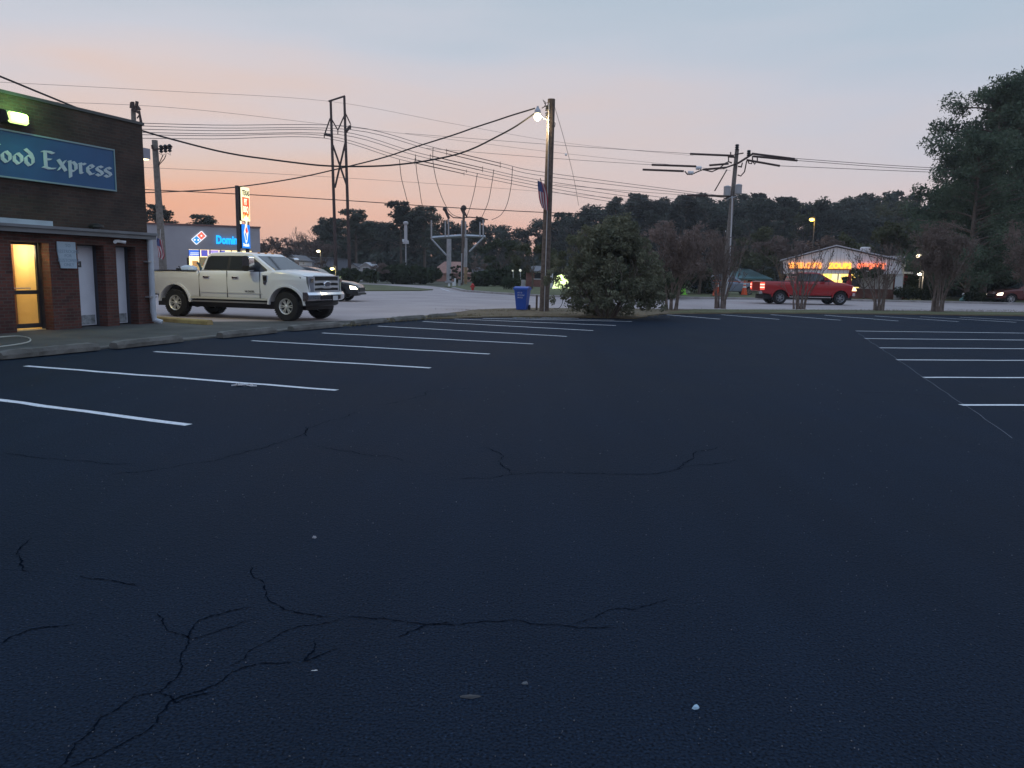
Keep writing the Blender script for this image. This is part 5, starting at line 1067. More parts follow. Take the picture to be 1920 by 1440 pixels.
for i, s_ in enumerate(sp):
    wire('one of six dark conductors strung through the twin-post frame', [(180, lefts[i][0], 78), (400, (lefts[i][0] + s_[0][1]) / 2 + 2, 86), (s_[0][0], s_[0][1], 95), (s_[1][0], s_[1][1], 99), (s_[2][0], s_[2][1], 102), (s_[3][0], s_[3][1], 105), (s_[4][0], s_[4][1], 115)], .034, M_wire2, TG)
for i, pts in enumerate(([(749, 300), (752, 330), (758, 355), (768, 388), (785, 404), (806, 413)], [(779, 290), (781, 320), (786, 350), (793, 388), (808, 405), (834, 415)], [(812, 277), (812, 305), (820, 345), (833, 380), (848, 402), (870, 409)],
             [(895, 325), (891, 350), (884, 380), (876, 404)], [(926, 318), (922, 345), (915, 380), (903, 408)], [(961, 313), (958, 350), (950, 385), (938, 404), (922, 412)])):
    wire('one of six hanging jumper wires dropping to the steel switch frame', [(x, y, 100 + (y - 280) * .16) for x, y in pts], .045, M_rust, 'jumper wires dropping to the switch frame', 'jumper_wire')
for i, s_ in enumerate(sp):
    p1, p2 = P(s_[1][0], s_[1][1], 99), P(s_[2][0], s_[2][1], 102); p1 = p1.lerp(p2, .22)
    b = MB(); b.tube([p1, p2], .05, 6); b.box(p1, (.06, .06, .40)); b.box(p2, (.06, .06, .40)); o = b.build('dead_end_insulator', M_rust, origin=p1); tag(o, 'one of six long dark insulator rods on the sloping conductors', 'insulator', 'long insulator rods on the conductors')
for i, pts in enumerate(([(-40, 152, 70), (300, 170, 78), (618, 190, 95), (850, 232, 99), (1060, 268, 104), (1300, 292, 112)], [(-40, 188, 70), (300, 200, 74), (600, 232, 84), (850, 262, 92), (1060, 288, 100), (1370, 320, 110)],
             [(270, 314, 70), (500, 325, 80), (700, 337, 90), (1000, 358, 100), (1300, 385, 120)])):
    wire(('hair-thin shield wire crossing highest in the left sky', 'hair-thin wire below the highest one in the left sky', 'hair-thin wire crossing the orange sky at mid height')[i], pts, .016, M_wire2)
# steel switch frame
sf = thing('switch_frame', 'galvanised steel switch frame on two thick columns with raised arms', 'pylon', G(842, 529.5), 0, None, True); D = 118
def gz(px, py, d): a, c_ = P(px, py, d), P(px + .5, py + 30, d); return Vector((a.x, a.y, 0))
a = P(842, 448, D); b = MB(); b.tube([a, Vector((a.x, a.y, 0))], .36, 14); b.cyl((a.x, a.y, 0), (a.x, a.y, .25), .6); b.build('column', M_steel, sf)
a = P(874, 446, D + 2); b = MB(); b.tube([a, Vector((a.x, a.y, 0))], .22, 12); b.build('column', M_steel, sf)
b = MB(); M__ = None
a, c_ = P(808, 446, D), P(868, 442, D + 3); b.tube([a, c_], .24, 4); a, c_ = P(868, 442, D + 3), P(910, 444, D + 2); b.tube([a, c_], .24, 4); b.build('main_beam', M_steel, sf)
for (p_, q_) in (((809, 448), (838, 480)), ((906, 446), (880, 472))):
    b = MB(); rod(b, p_, q_, D, .13, 8); b.build('brace', M_steel, sf)
for px, yt in ((809, 413), (835, 415), (841, 405), (866, 413), (873, 415), (900, 416), (906, 412)):
    b = MB(); rod(b, (px, 445), (px, yt), D, .11, 8); b.build('upright', M_steel, sf)
b = MB(); rod(b, (842, 410), (833, 390), D, .20, 8); rod(b, (842, 410), (836, 392), D - 1, .15, 8); b.ball(P(834, 392, D), .32); b.build('switch_blade', M_rust, sf)
b = MB(); b.tube([P(840, 400, D), P(850, 408, D), P(866, 409, D), P(880, 407, D), P(905, 410, D), P(915, 412, D)], .09, 6); b.build('bus_bar', M_rust, sf)
dp, dt_, db_ = wpole('utility_pole', 'slim dark wooden pole standing before the steel switch frame', (870, 389), (866, 536), 96, .18, .15, M_wood)
D = 96; b = MB(); rod(b, (870, 404), (864, 391), D, .10); rod(b, (870, 396), (876, 408), D, .12); b.ball(P(869.5, 390, D), .35); b.build('switch_arms', M_rust, dp)
b = MB(); rod(b, (866, 475), (865, 530), D - .5, .06); rod(b, (871, 465), (870, 500), D - .5, .06); b.build('conduit', M_steel, dp)
tp = G(873, 533.5); b = MB(); b.tube([tp, tp + Vector((0, 0, 2.3))], .22, 10); o = b.build('tan_post', mat('tan_wood', (.32, .22, .12), .8, var=.2), origin=tp); tag(o, 'short tan post right of the slim dark pole', 'post')
# siren
sp_ = G(761, 528); sr = thing('siren_pole', 'slim pole topped by a pale cylindrical warning siren', 'siren', sp_, 0, None, True); D = sp_.y
b = MB(); zt2 = P(761, 456, D).z; b.cyl(sp_, (sp_.x, sp_.y, zt2), .12, .10, 10); b.build('pole', M_steel, sr)
z0, z1 = P(761, 457, D).z, P(761, 415, D).z; h_ = z1 - z0
b = MB(); b.lathe([(.5, 0), (.46, .14 * h_), (.26, .16 * h_), (.24, .85 * h_), (.38, .87 * h_), (.42, .95 * h_), (.2, h_)], (sp_.x, sp_.y, z0), n=16); b.build('siren_head', mat('pale_siren', (.5, .48, .5), .5), sr)
b = MB(); b.box((sp_.x - .35, sp_.y - .3, z0 + .5), (.3, .3, .4)); b.build('speaker', M_white, sr)
b = MB(); b.box((sp_.x - .1, sp_.y - .2, 1.6), (.3, .25, .6)); b.build('control_box', M_steel, sr)
# right-hand distribution pole
rp, rt_, rb2 = wpole('utility_pole', 'leaning power pole with two transformers and long covered arms', (1382, 280), (1355, 556), 62, .22, .15, M_woodg)
D = 61.7
b = MB()
for p_, q_, r_ in (((1412, 288), (1384, 306), .09), ((1384, 306), (1356, 316), .07), ((1377, 290), (1394, 287), .05), ((1365, 294), (1378, 295), .06), ((1391, 313), (1384, 312), .06), ((1392, 305), (1390, 313), .05)): rod(b, p_, q_, D, r_)
b.build('crossarm', M_rust, rp)
b = MB()
for p_, q_ in (((1294, 288.5), (1376, 292)), ((1222, 309), (1305, 312)), ((1205, 318), (1282, 321)), ((1410, 288), (1490, 298)), ((1412, 293), (1495, 301)), ((1400, 300), (1462, 311)), ((1288, 366), (1370, 368)), ((1330, 310), (1366, 307)), ((1318, 318), (1362, 314))): rod(b, p_, q_, D, .085)
b.build('covered_line', M_rust, rp)
b = MB()
for pts in ([(1305, 312), (1309, 318), (1312, 315)], [(1284, 321), (1289, 327), (1297, 327), (1308, 322), (1318, 318), (1335, 322), (1348, 316), (1360, 306), (1366, 303), (1372, 306)], [(1400, 302), (1396, 322), (1389, 330), (1383, 328)],
            [(1402, 299), (1404, 306), (1409, 307), (1411, 301), (1411, 292)], [(1410, 300), (1415, 308), (1420, 301), (1420, 293)], [(1366, 295), (1366, 303), (1372, 305)], [(1370, 285), (1370, 292)]):
    b.tube([P(x, y, D) for x, y in pts], .05, 6)
b.build('jumper_cable', M_rust, rp)
for px, py in ((1310, 315), (1295, 324), (1382, 276), (1404, 287)):
    b = MB(); b.lathe([(.1, -.22), (.17, -.15), (.1, -.08), (.17, 0), (.1, .08), (.17, .15), (.1, .22)], P(px, py, D), 'X' if px < 1320 else 'Z', n=10); b.build('insulator', M_white if px < 1320 else M_black, rp)
for px in (1363, 1384):
    c_ = P(px, 366 - (3 if px > 1370 else 0), D - .1); b = MB(); b.lathe([(.24, 0), (.27, .05), (.27, .62), (.29, .66), (.26, .72), (.1, .78)], c_ + Vector((0, 0, -.05)), n=16); tf = b.build('transformer', mat('grey_transformer', (.34, .35, .36), .5), rp)
    b = MB(); b.cyl(c_ + Vector((0, 0, .72)), c_ + Vector((0, 0, 1.0)), .06, .04, 8); b.build('bushing', M_white, tf)
b = MB(); b.tube([P(1373, 372, 61.5), P(1371, 430, 61.5), P(1368, 490, 61.5), P(1364, 530, 61.5), P(1361, 552, 61.5)], .055, 8); b.build('conduit', mat('white_conduit', (.5, .5, .52), .5), rp)
b = MB(); rod(b, (1363, 318), (1340, 358), D, .05); b.build('guy_rod', M_wood, rp)
b = MB(); rod(b, (1362, 375), (1374, 368), D, .05); rod(b, (1371, 372), (1385, 366), D, .05); b.build('bracket', M_steel, rp)
for i, pts in enumerate(([(1490, 297, 61.7), (1700, 312, 64), (1930, 323, 68), (2050, 328, 70)], [(1495, 301, 61.7), (1700, 316, 64), (1930, 325.5, 68), (2050, 330, 70)], [(1462, 311, 61.7), (1700, 321, 64), (1930, 329, 68), (2050, 333, 70)])):
    wire('one of three thin lines running right from the transformer pole', pts, .022, M_wire2, 'lines running right from the transformer pole')
for i, pts in enumerate(([(1294, 288, 61.7), (1060, 273, 66), (760, 250, 74)], [(1222, 309, 61.7), (1040, 297, 66), (800, 278, 72)], [(1288, 366, 61.7), (1180, 358, 66), (1040, 346, 72)])):
    wire(('faint line running left from the topmost covered arm', 'faint line running left from the second covered arm', 'faint line running left from the low covered arm')[i], pts, .016, M_wire2)
# tall shade in trees: small wires at right
# distant lamps
def yard_lamp(label, px, py, pyb, D, c, s, pole=True, head=.16):
    t = P(px, py, D); base_ = Vector((t.x + .3, t.y, 0)); o = thing('yard_lamp', label, 'lamp', base_, 0)
    b = MB(); b.cyl((0, 0, 0), (0, 0, t.z + .25), .07, .05, 8); b.tube([(0, 0, t.z + .2), (-.15, 0, t.z + .3), (-.3, 0, t.z + .12)], .03, 6); b.build('pole', M_woodg, o)
    b = MB(); b.ball((-.3, -.02, t.z), (head * 1.3, head, head * .75)); b.build('lamp_head', glow('lamp_%s' % str(c), c, s), o)
    lamp('lamp_glow', 'POINT', (-.3, -.3, t.z - .25), 25, c, .1, o); return o
yard_lamp('yellow yard lamp glowing against the dark wooded hill', 1522, 412, 520, 80, (1, .62, .10), 7, head=.2)
yard_lamp('twin-headed lamp post beside the red annex, upper pair of lamps', 1722, 480, 556, 63, (1, .85, .6), 6, head=.19)
yard_lamp('starry white lamp low on the post by the red annex', 1724, 514, 556, 62, (1, .88, .68), 9, head=.13)
yard_lamp('pale yellow lamp shining above the long grey warehouse', 597, 471, 520, 112, (1, .80, .45), 4, head=.22)
yard_lamp('yellow lamp glowing just above the black SUV roof', 623, 504, 520, 70, (1, .80, .30), 5, head=.15)

# ------------------------------------------------------------------ small things along the verge
def cone(label, px, pyb, h, m, stripe_=True, tilt_=0, name='traffic_cone'):
    g_ = G(px, pyb); o = thing(name, label, 'cone', g_ + Vector((0, 0, .05))); w0 = h * .22
    b = MB(); b.bx((-w0 * 1.2, -w0 * 1.2, 0), (w0 * 1.2, w0 * 1.2, .04)); b.build('base', M_black if stripe_ else m, o)
    b = MB(); b.lathe([(w0, .04), (w0 * .12, h), (w0 * .08, h + .01)], n=16); b.build('body', m, o)
    if stripe_:
        for z in (.50, .72):
            b = MB(); r_ = lambda f_: w0 * (1 - .88 * f_) + .006; b.lathe([(r_(z), h * z), (r_(z + .13), h * (z + .13))], n=16); b.build('collar', mat('reflective_white', (.75, .75, .75), .4), o)
    return o
M_or = mat('cone_orange', (.75, .10, .025), .5); M_gr = mat('lime_plastic', (.22, .70, .05), .5)
cone('tall lime green cone on the far verge left of the trailer', 1281, 553.5, 1.1, M_gr, False)
cone('orange cone with white collars in front of the trailer', 1343, 556, 1.45, M_or)
cone('orange cone with white collars beside the parked blue-grey car', 1395, 554.5, 1.25, M_or)
cone('small orange and white cone by the bush left of the trailer', 1321, 545, .9, M_or)
b = MB(); b.tube([G(1321, 545) + Vector((0, 0, .95)), G(1343, 556) + Vector((0, 0, 1.3)), G(1395, 554.5) + Vector((0, 0, 1.15)), G(1425, 554) + Vector((0, 0, 1.2))], .03, 4); o = b.build('barrier_tape', M_or, origin=G(1343, 556)); tag(o, 'orange barrier tape strung between the cones', 'tape')
g_ = G(886, 547); hy = thing('fire_hydrant', 'red fire hydrant on the verge at the side street corner', 'hydrant', g_)
M_red = mat('hydrant_red', (.45, .03, .025), .5)
b = MB(); b.lathe([(.17, 0), (.17, .06), (.11, .07), (.11, .5), (.14, .52), (.14, .56), (.10, .62), (.04, .70)], n=16); b.build('barrel', M_red, hy)
b = MB(); b.lathe([(.06, -.20), (.06, .20)], (0, 0, .42), 'X', 10); b.lathe([(.08, -.22), (.08, 0)], (0, 0, .38), 'Y', 10); b.build('outlet_cap', M_red, hy)
for px, py, h_ in ((842, 537.5, .35), (850, 537, .5), (853, 536.5, .9)):
    g_ = G(px, py); b = MB(); b.cyl(g_, g_ + Vector((0, 0, h_)), .12, .10, 8); o = b.build('valve_pipe', M_white, origin=g_); tag(o, {.35: 'shortest white pipe stub at the corner of the side street', .5: 'middle-height white pipe stub at the corner of the side street', .9: 'tallest white pipe stub at the corner of the side street'}[h_], 'pipe')
g_ = G(861.5, 537); b = MB(); b.cyl(g_, g_ + Vector((0, 0, .75)), .14, .14, 8); o = b.build('marker_post', M_steel, origin=g_); tag(o, 'grey marker post left of the slim dark pole base', 'post')
# lit house-shaped lawn sign
D = 80; ls0 = P(1052, 541, D); lw = thing('lawn_sign', 'brightly lit house-shaped white sign on the lawn behind the bush', 'sign', Vector((ls0.x, D, 0)))
z0, z1, z2 = P(1052, 541, D).z, P(1052, 521, D).z, P(1052, 513, D).z; hw_ = 32 / 1445 * D / 2
b = MB(); b.prism([(-hw_ * 1.05, z0), (hw_ * 1.05, z0), (hw_ * .8, (z0 * .5 + z1 * .5)), (hw_ * .85, z1), (0, z2), (-hw_ * .85, z1), (-hw_ * .8, (z0 * .5 + z1 * .5))], lambda p: (p[0], 0, p[1]), lambda p: (p[0], -.15, p[1])); b.build('panel', glow('sign_lit_white', (.85, 1, .5), 1.05), lw)
b = MB(); b.prism([(-.35, (z0 + z1) / 2 + .1), (-.05, (z0 + z1) / 2 + .42), (.3, (z0 + z1) / 2 + .15), (.02, (z0 + z1) / 2 + .25)], lambda p: (p[0], -.151, p[1]), lambda p: (p[0], -.17, p[1])); [b.tube([(-.62 + k_ * .16, -.16, z0 + .30), (-.56 + k_ * .16, -.16, z0 + .30 + .16 * ((k_ * 7) % 3 + 1) / 3), (-.50 + k_ * .16, -.16, z0 + .32)], .018, 4) for k_ in range(8)]; b.build('lettering', mat('sign_green_ink', (.05, .12, .05), .6), lw)
b = MB(); b.bx((-hw_, -.1, 0), (-hw_ + .1, 0, z0)); b.bx((hw_ - .1, -.1, 0), (hw_, 0, z0)); b.build('legs', M_white, lw)
lamp('sign_glow', 'POINT', (0, -.8, 1.0), 30, (.85, 1, .5), .3, lw)
for i, px in enumerate((962, 975.5)):
    D = 84; t = P(px, 507, D); o = thing('garden_lamp', ('left', 'right')[i] + ' one of two white globe lamps on bent posts behind the blue bin', 'lamp', Vector((t.x, D, 0)))
    b = MB(); b.tube([(0, 0, 0), (.05, 0, t.z * .5), (0, 0, t.z)], .05, 6); b.build('post', M_steel, o)
    b = MB(); b.ball((0, 0, t.z), .14); b.build('globe', mat('globe_white', (.7, .72, .65), .3, emit=(.9, .9, .75), es=.5), o)
g_ = G(981, 545); b = MB(); b.cyl(g_, g_ + Vector((0, 0, 1.0)), .2, .2, 12); o = b.build('pipe_stub', M_steel, origin=g_); tag(o, 'pale cylinder standing on the verge behind the blue bin', 'pipe')
g_ = G(1806, 566); o = thing('garden_ornament', 'small teal and white garden ornament under the dark trees', 'ornament', g_)
b = MB(); b.ball((.12, 0, .25), (.24, .2, .26)); b.ball((-.1, 0, .15), (.2, .18, .16)); b.build('body', mat('teal_plastic', (.18, .42, .42), .5), o)
b = MB(); b.ball((-.05, -.02, .58), .10); b.build('head', M_white, o)

# ------------------------------------------------------------------ litter on the lot
def chip(name, label, px, py, sx_, sy_, h, m, cat, rz=0, n=9, seed=0):
    r_ = random.Random(seed); g_ = G(px, py); b = MB(); pts = [(math.cos(2 * math.pi * i / n) * sx_ * r_.uniform(.6, 1.2), math.sin(2 * math.pi * i / n) * sy_ * r_.uniform(.6, 1.2)) for i in range(n)]
    b.v = [Vector((x, y, .002)) for x, y in pts] + [Vector((x * .7, y * .7, h * r_.uniform(.5, 1))) for x, y in pts] + [Vector((0, 0, h * .8))]
    for i in range(n): j = (i + 1) % n; b.f += [(i, j, n + j, n + i), (n + i, n + j, 2 * n)]
    b.f.append(tuple(reversed(range(n)))); o = b.build(name, m); o.location = g_; o.rotation_euler = (0, 0, rz); tag(o, label, cat); return o
chip('pebble', 'small pale pebble alone in the left foreground asphalt', 590, 1009, .014, .012, .016, mat('pale_stone', (.3, .3, .32), .8), 'pebble', seed=1)
chip('bark_piece', 'flat dark piece of bark in the near foreground', 880, 1307, .038, .014, .010, mat('dark_bark_piece', (.05, .052, .055), .8), 'debris', .1, seed=2)
chip('stone', 'flat grey stone behind the dark bark piece', 985, 1282, .014, .012, .008, mat('grey_flat_stone', (.10, .11, .12), .8), 'stone', seed=3)
chip('paint_chip', 'pale blue crumpled paint chip in the right foreground', 1306, 1328, .018, .013, .012, mat('pale_blue_chip', (.35, .50, .60), .6), 'debris', .6, 7, seed=4)
chip('paper_scrap', 'thin white scrap in the left near foreground', 590, 1258, .013, .004, .004, mat('white_scrap', (.5, .5, .5), .7), 'litter', .1, seed=5)
chip('leaf_scrap', 'tiny dark leaf on the asphalt at the right', 1410, 742, .02, .012, .01, mat('dark_leaf', (.02, .02, .02), .8), 'leaf', seed=6)
lit = thing('crumpled_wrapper', 'crumpled torn white wrapper beside the second long parking line', 'litter', G(459, 724))
b = MB(); r_ = random.Random(5)
for _ in range(22):
    x, y = r_.uniform(-.11, .10), r_.uniform(-.05, .05); a_ = r_.uniform(0, 6.3); s_ = r_.uniform(.015, .045)
    b.add([(x, y, .004), (x + math.cos(a_) * s_, y + math.sin(a_) * s_, r_.uniform(.006, .04)), (x + math.cos(a_ + 1.3) * s_, y + math.sin(a_ + 1.3) * s_, r_.uniform(.004, .03))], [(0, 1, 2)])
b.build('torn_paper', mat('dirty_paper', (.5, .46, .44), .7), lit, fix=False)
b = MB(); b.tube([(-.17, -.02, .01), (-.05, -.03, .02), (.02, -.04, .03), (.10, -.05, .012), (.17, -.03, .01)], .008, 5); b.build('white_strip', M_white, lit)

b = MB(); r_ = random.Random(21)
for _ in range(900):
    px, py = r_.uniform(-40, 1960), 720 + 720 * r_.random() ** 1.3; g_ = G(px, py); s_ = r_.uniform(.0015, .0045) * max(1, g_.y / 3.5); b.box((g_.x, g_.y, .002), (s_, s_ * r_.uniform(.6, 1.3), s_ * .8), r_.uniform(0, 3))
o = b.build('grit', mat('loose_grit', (.035, .04, .05), .9, c2=(.15, .15, .16), vs_=1.3)); tag(o, 'loose grit scattered over the sealed asphalt', 'grit', kind='stuff')
# ------------------------------------------------------------------ plants
def leafmat(name, c1, c2, sc_=.6, ro=.25): return mat(name, c1, .85, c2=c2, vs_=sc_, detail=6, random_obj=ro, spec=.15, trans=.25)
L_pine = leafmat('pine_needles', (.045, .070, .046), (.10, .135, .085), .8)
L_dark = leafmat('dark_foliage', (.034, .050, .027), (.085, .105, .055), .7)
L_hill = leafmat('hill_foliage', (.042, .054, .044), (.088, .098, .078), .35, .35)
L_olive = leafmat('olive_foliage', (.055, .064, .032), (.13, .135, .075), .8)
L_brown = leafmat('brown_foliage', (.11, .083, .072), (.21, .16, .138), .6)
L_rust = leafmat('rust_foliage', (.125, .095, .080), (.21, .165, .14), .6)
L_bush = leafmat('holly_foliage', (.088, .100, .066), (.25, .25, .165), 2.2, .05)
L_hedge = leafmat('hedge_foliage', (.026, .040, .022), (.06, .078, .040), .8)
def cloud(b, blobs, n, size, r_, flat=.0, shell=.35):
    ws = [bl_[3] ** 2 for bl_ in blobs]; tot = sum(ws); acc = []; s_ = 0
    for w_ in ws: s_ += w_ / tot; acc.append(s_)
    import bisect
    V, Fc = b.v, b.f
    for _ in range(n):
        bl_ = blobs[min(len(blobs) - 1, bisect.bisect(acc, r_.random()))]
        z = r_.uniform(-1, 1); a = r_.uniform(0, 6.2832); q_ = math.sqrt(1 - z * z); d = Vector((q_ * math.cos(a), q_ * math.sin(a), z)); rad = bl_[3] * (shell + (1 - shell) * r_.random() ** .6) * (1 + r_.gauss(0, .08))
        p = Vector((bl_[0], bl_[1], bl_[2])) + Vector((d.x * rad, d.y * rad, d.z * rad * (bl_[4] if len(bl_) > 4 else 1)))
        s = size * r_.uniform(.5, 1.4); u = Vector((r_.gauss(0, 1), r_.gauss(0, 1), r_.gauss(0, 1) * (1 - flat))).normalized(); w_ = u.cross(Vector((r_.gauss(0, 1), r_.gauss(0, 1), r_.gauss(0, 1)))).normalized()
        o = len(V); V.extend([p - u * s, p + w_ * s * .45, p + u * s, p - w_ * s * .45]); Fc.append((o, o + 1, o + 2, o + 3))
def branchy(b, p, d, ln, r, dep, r_, spread=.5, nseg=2, up=.15, tips=None, kids=(2, 3), rmin=.012, n=4):
    pts = [p]; q_ = p.copy(); dd = d.copy()
    for i in range(nseg):
        dd = (dd + Vector((r_.gauss(0, .12), r_.gauss(0, .12), r_.gauss(0, .06) + up * .3))).normalized(); q_ = q_ + dd * ln / nseg; pts.append(q_.copy())
    rr = [max(rmin, r * (1 - .45 * i / nseg)) for i in range(nseg + 1)]; b.tube(pts, rr, n if r > .03 else 3, caps=False)
    if dep == 0:
        if tips is not None: tips.append(q_)
        return
    for _ in range(r_.randint(*kids)):
        nd = (dd + Vector((r_.gauss(0, spread), r_.gauss(0, spread), r_.gauss(0, spread * .5) + up))).normalized()
        branchy(b, pts[r_.randint(1, nseg)] if r_.random() < .4 else q_, nd, ln * r_.uniform(.6, .85), r * .6, dep - 1, r_, spread, nseg, up, tips, kids, rmin, n)
def make_pine(seed, label, h=10, leaf=L_pine, n=2600, size=.20, bare=.35, name='pine_tree', wid=.26, group=None, nb=26, bf=1.0):
    r_ = random.Random(seed); t = thing(name, label, 'tree', (0, 0, 0), 0, group)
    b = MB(); top = h * .96; pts = [Vector((noise.noise(Vector((seed, i, 0))) * h * .012 * i, 0, top * i / 6)) for i in range(7)]; b.tube(pts, [h * .018 * (1 - .12 * i) for i in range(7)], 8)
    bl = []
    for i in range(nb):
        f_ = bare + (1 - bare) * (i + .5) / nb; z = h * f_; L_ = h * wid * (1.05 - .75 * ((f_ - bare) / (1 - bare)) ** 1.5) * r_.uniform(.5, 1.15); a = r_.uniform(0, 6.28)
        d = Vector((math.cos(a), math.sin(a), .25)); e = Vector((0, 0, z)) + d * L_; b.tube([Vector((0, 0, z)), Vector((0, 0, z)) + d * L_ * .5 + Vector((0, 0, L_ * .05)), e], [h * .006, h * .004, h * .002], 4, caps=False)
        for k_ in range(3):
            c_ = Vector((0, 0, z)).lerp(e, r_.uniform(.45, 1.08)) + Vector((r_.gauss(0, .03) * h, r_.gauss(0, .03) * h, r_.uniform(-.01, .03) * h)); bl.append((c_.x, c_.y, c_.z, h * r_.uniform(.028, .062) * bf, .75))
    bl.append((0, 0, h * .97, h * .06))
    b.build('trunk', M_bark, t); c = MB(); cloud(c, bl, n, size, r_, shell=.2); c.build('crown', leaf, t, fix=False); return t
def make_broad(seed, label, h=10, leaf=L_dark, n=3000, size=.26, w=.32, lo=.22, name='broadleaf_tree', bark=M_bark, group=None):
    r_ = random.Random(seed); t = thing(name, label, 'tree', (0, 0, 0), 0, group); b = MB(); tips = []
    b.tube([Vector((0, 0, 0)), Vector((h * .01, 0, h * .2)), Vector((0, h * .01, h * .38))], [h * .024, h * .018, h * .015], 8)
    for k_ in range(6):
        a = k_ * 1.05 + r_.uniform(-.3, .3); branchy(b, Vector((0, 0, h * r_.uniform(.24, .4))), Vector((math.cos(a) * .6, math.sin(a) * .6, .8)).normalized(), h * .24, h * .010, 2, r_, .5, 2, .15, tips, rmin=h * .0015)
    bl = []
    for _ in range(30):
        z = r_.uniform(lo, .93); q_ = math.sqrt(max(.05, 1 - ((z - .55) / .45) ** 2)) * w * h * r_.uniform(.35, 1.0); a = r_.uniform(0, 6.28); bl.append((math.cos(a) * q_, math.sin(a) * q_, z * h, h * r_.uniform(.05, .115), .8))
    b.build('trunk', bark, t); c = MB(); cloud(c, bl, n, size, r_, shell=.25); c.build('crown', leaf, t, fix=False); return t
def make_bare(seed, label, h=10, group=None, name='bare_tree', m=M_bark, haze=None, n=0, size=.2):
    r_ = random.Random(seed); t = thing(name, label, 'tree', (0, 0, 0), 0, group); b = MB(); tips = []
    b.tube([Vector((0, 0, 0)), Vector((0, 0, h * .3))], [h * .02, h * .014], 7)
    for k_ in range(6):
        a = k_ * 1.05; branchy(b, Vector((0, 0, h * r_.uniform(.18, .32))), Vector((math.cos(a) * .45, math.sin(a) * .45, .9)).normalized(), h * .25, h * .010, 3, r_, .38, 2, .2, tips, (2, 3), rmin=.03)
    b.build('trunk', m, t)
    c = MB()
    if haze:
        for p in tips: cloud(c, [(p.x, p.y, p.z, h * .05)], max(1, n // len(tips)), size, r_)
        c.build('crown', haze, t, fix=False)
    return t
FG = 'trees of the wooded hill behind the road'
FL = 'one of the many dark trees of the wooded hill'
protos = [make_pine(11, FL, leaf=L_hill, n=5200, size=.17, bare=.3, wid=.22, group=FG), make_pine(12, FL, leaf=L_hill, n=4800, size=.16, bare=.42, wid=.26, group=FG),
          make_broad(13, FL, leaf=L_hill, n=5200, size=.19, w=.30, lo=.12, group=FG), make_broad(14, FL, leaf=L_hill, n=5200, size=.18, w=.24, lo=.1, group=FG), make_broad(15, FL, leaf=L_olive, n=4600, size=.17, w=.26, lo=.1, group=FG)]
SIL = [(480, 470), (520, 458), (560, 452), (600, 430), (612, 408), (640, 396), (690, 398), (705, 408), (722, 412), (740, 392), (755, 382), (790, 388), (830, 396), (848, 414), (880, 406), (905, 404), (940, 408), (975, 424), (1000, 422), (1030, 405), (1060, 395), (1090, 384), (1130, 376), (1180, 372), (1220, 364), (1260, 370),
       (1300, 372), (1340, 368), (1400, 366), (1480, 372), (1560, 366), (1620, 366), (1700, 370), (1760, 374), (1800, 380)]
def sil(px):
    for (a, ya), (c, yc) in zip(SIL, SIL[1:]):
        if a <= px <= c: return ya + (yc - ya) * (px - a) / (c - a)
    return SIL[-1][1]
used = set()
def put(k_, px, top, D, label=None, group=None, wz=1.0):
    g_ = P(px, 520, D); zt_ = P(px, top, D).z; s_ = zt_ / 10.0; pr_ = protos[k_]; a = rnd.uniform(0, 6.28); s3 = (s_ * wz, s_ * wz, s_)
    if k_ not in used:
        used.add(k_); pr_.location = (g_.x, D, 0); pr_.rotation_euler = (0, 0, a); pr_.scale = s3; o = pr_
        if label: o['label'] = label; 
        return o
    return dup(pr_, (g_.x, D, 0), a, s3, label, group)
for i in range(5): put(i, 1150 + i * 130, sil(1150 + i * 130) + 2, 150)
px = 490
while px < 1800:
    right = px > 1040
    for lay in range(3 if right else 2):
        D = (150, 164, 180)[lay] if right else (154, 172)[lay]; x = px + rnd.uniform(-12, 12); tp_ = sil(x) + (rnd.uniform(22, 60) if lay == 0 else rnd.uniform(-3, 16) if lay == 1 else rnd.uniform(-2, 8))
        if not right and x < 600: tp_ += 14
        put(rnd.choice((0, 1, 2, 3, 3, 4) if right else (0, 2, 3, 4, 2)), x, tp_, D + rnd.uniform(-6, 6), wz=rnd.uniform(1.0, 1.35))
    px += 27 if right else 24
# distinct trees breaking the skyline
put(1, 668, 396, 128, 'tall round-headed pine behind the right-hand post of the twin-post frame', wz=1.5)['group'] = 'skyline pines'
put(1, 628, 412, 130, 'layered pine left of the twin-post frame legs', wz=1.3)['group'] = 'skyline pines'
put(1, 752, 381, 134, 'pine with open crown above the pale siren', wz=1.2)['group'] = 'skyline pines'
put(1, 796, 390, 136, 'pine between the siren and the switch frame', wz=1.3)['group'] = 'skyline pines'
put(1, 297, 388, 112, 'dark pine crown over the pizza shop roof beside the leaning grey pole', wz=1.5)['group'] = 'skyline pines'
put(1, 386, 406, 118, 'small dark pine crown over the middle of the pizza shop roof', wz=1.6)['group'] = 'skyline pines'
for c_ in ():
    pass
# undergrowth closing the view under the crowns
b = MB(); r_ = random.Random(3); bl = []
for i in range(330):
    x = r_.uniform(470, 1830); D = r_.uniform(145, 172); p = P(x, 520, D); bl.append((p.x, D, r_.uniform(.5, 4.2), r_.uniform(1.8, 3.6), .8))
cloud(b, bl, 36000, .55, r_); o = b.build('undergrowth', L_hill, fix=False); o['kind'] = 'stuff'; o['label'] = 'dark undergrowth filling the foot of the wooded hill'; o['category'] = 'undergrowth'
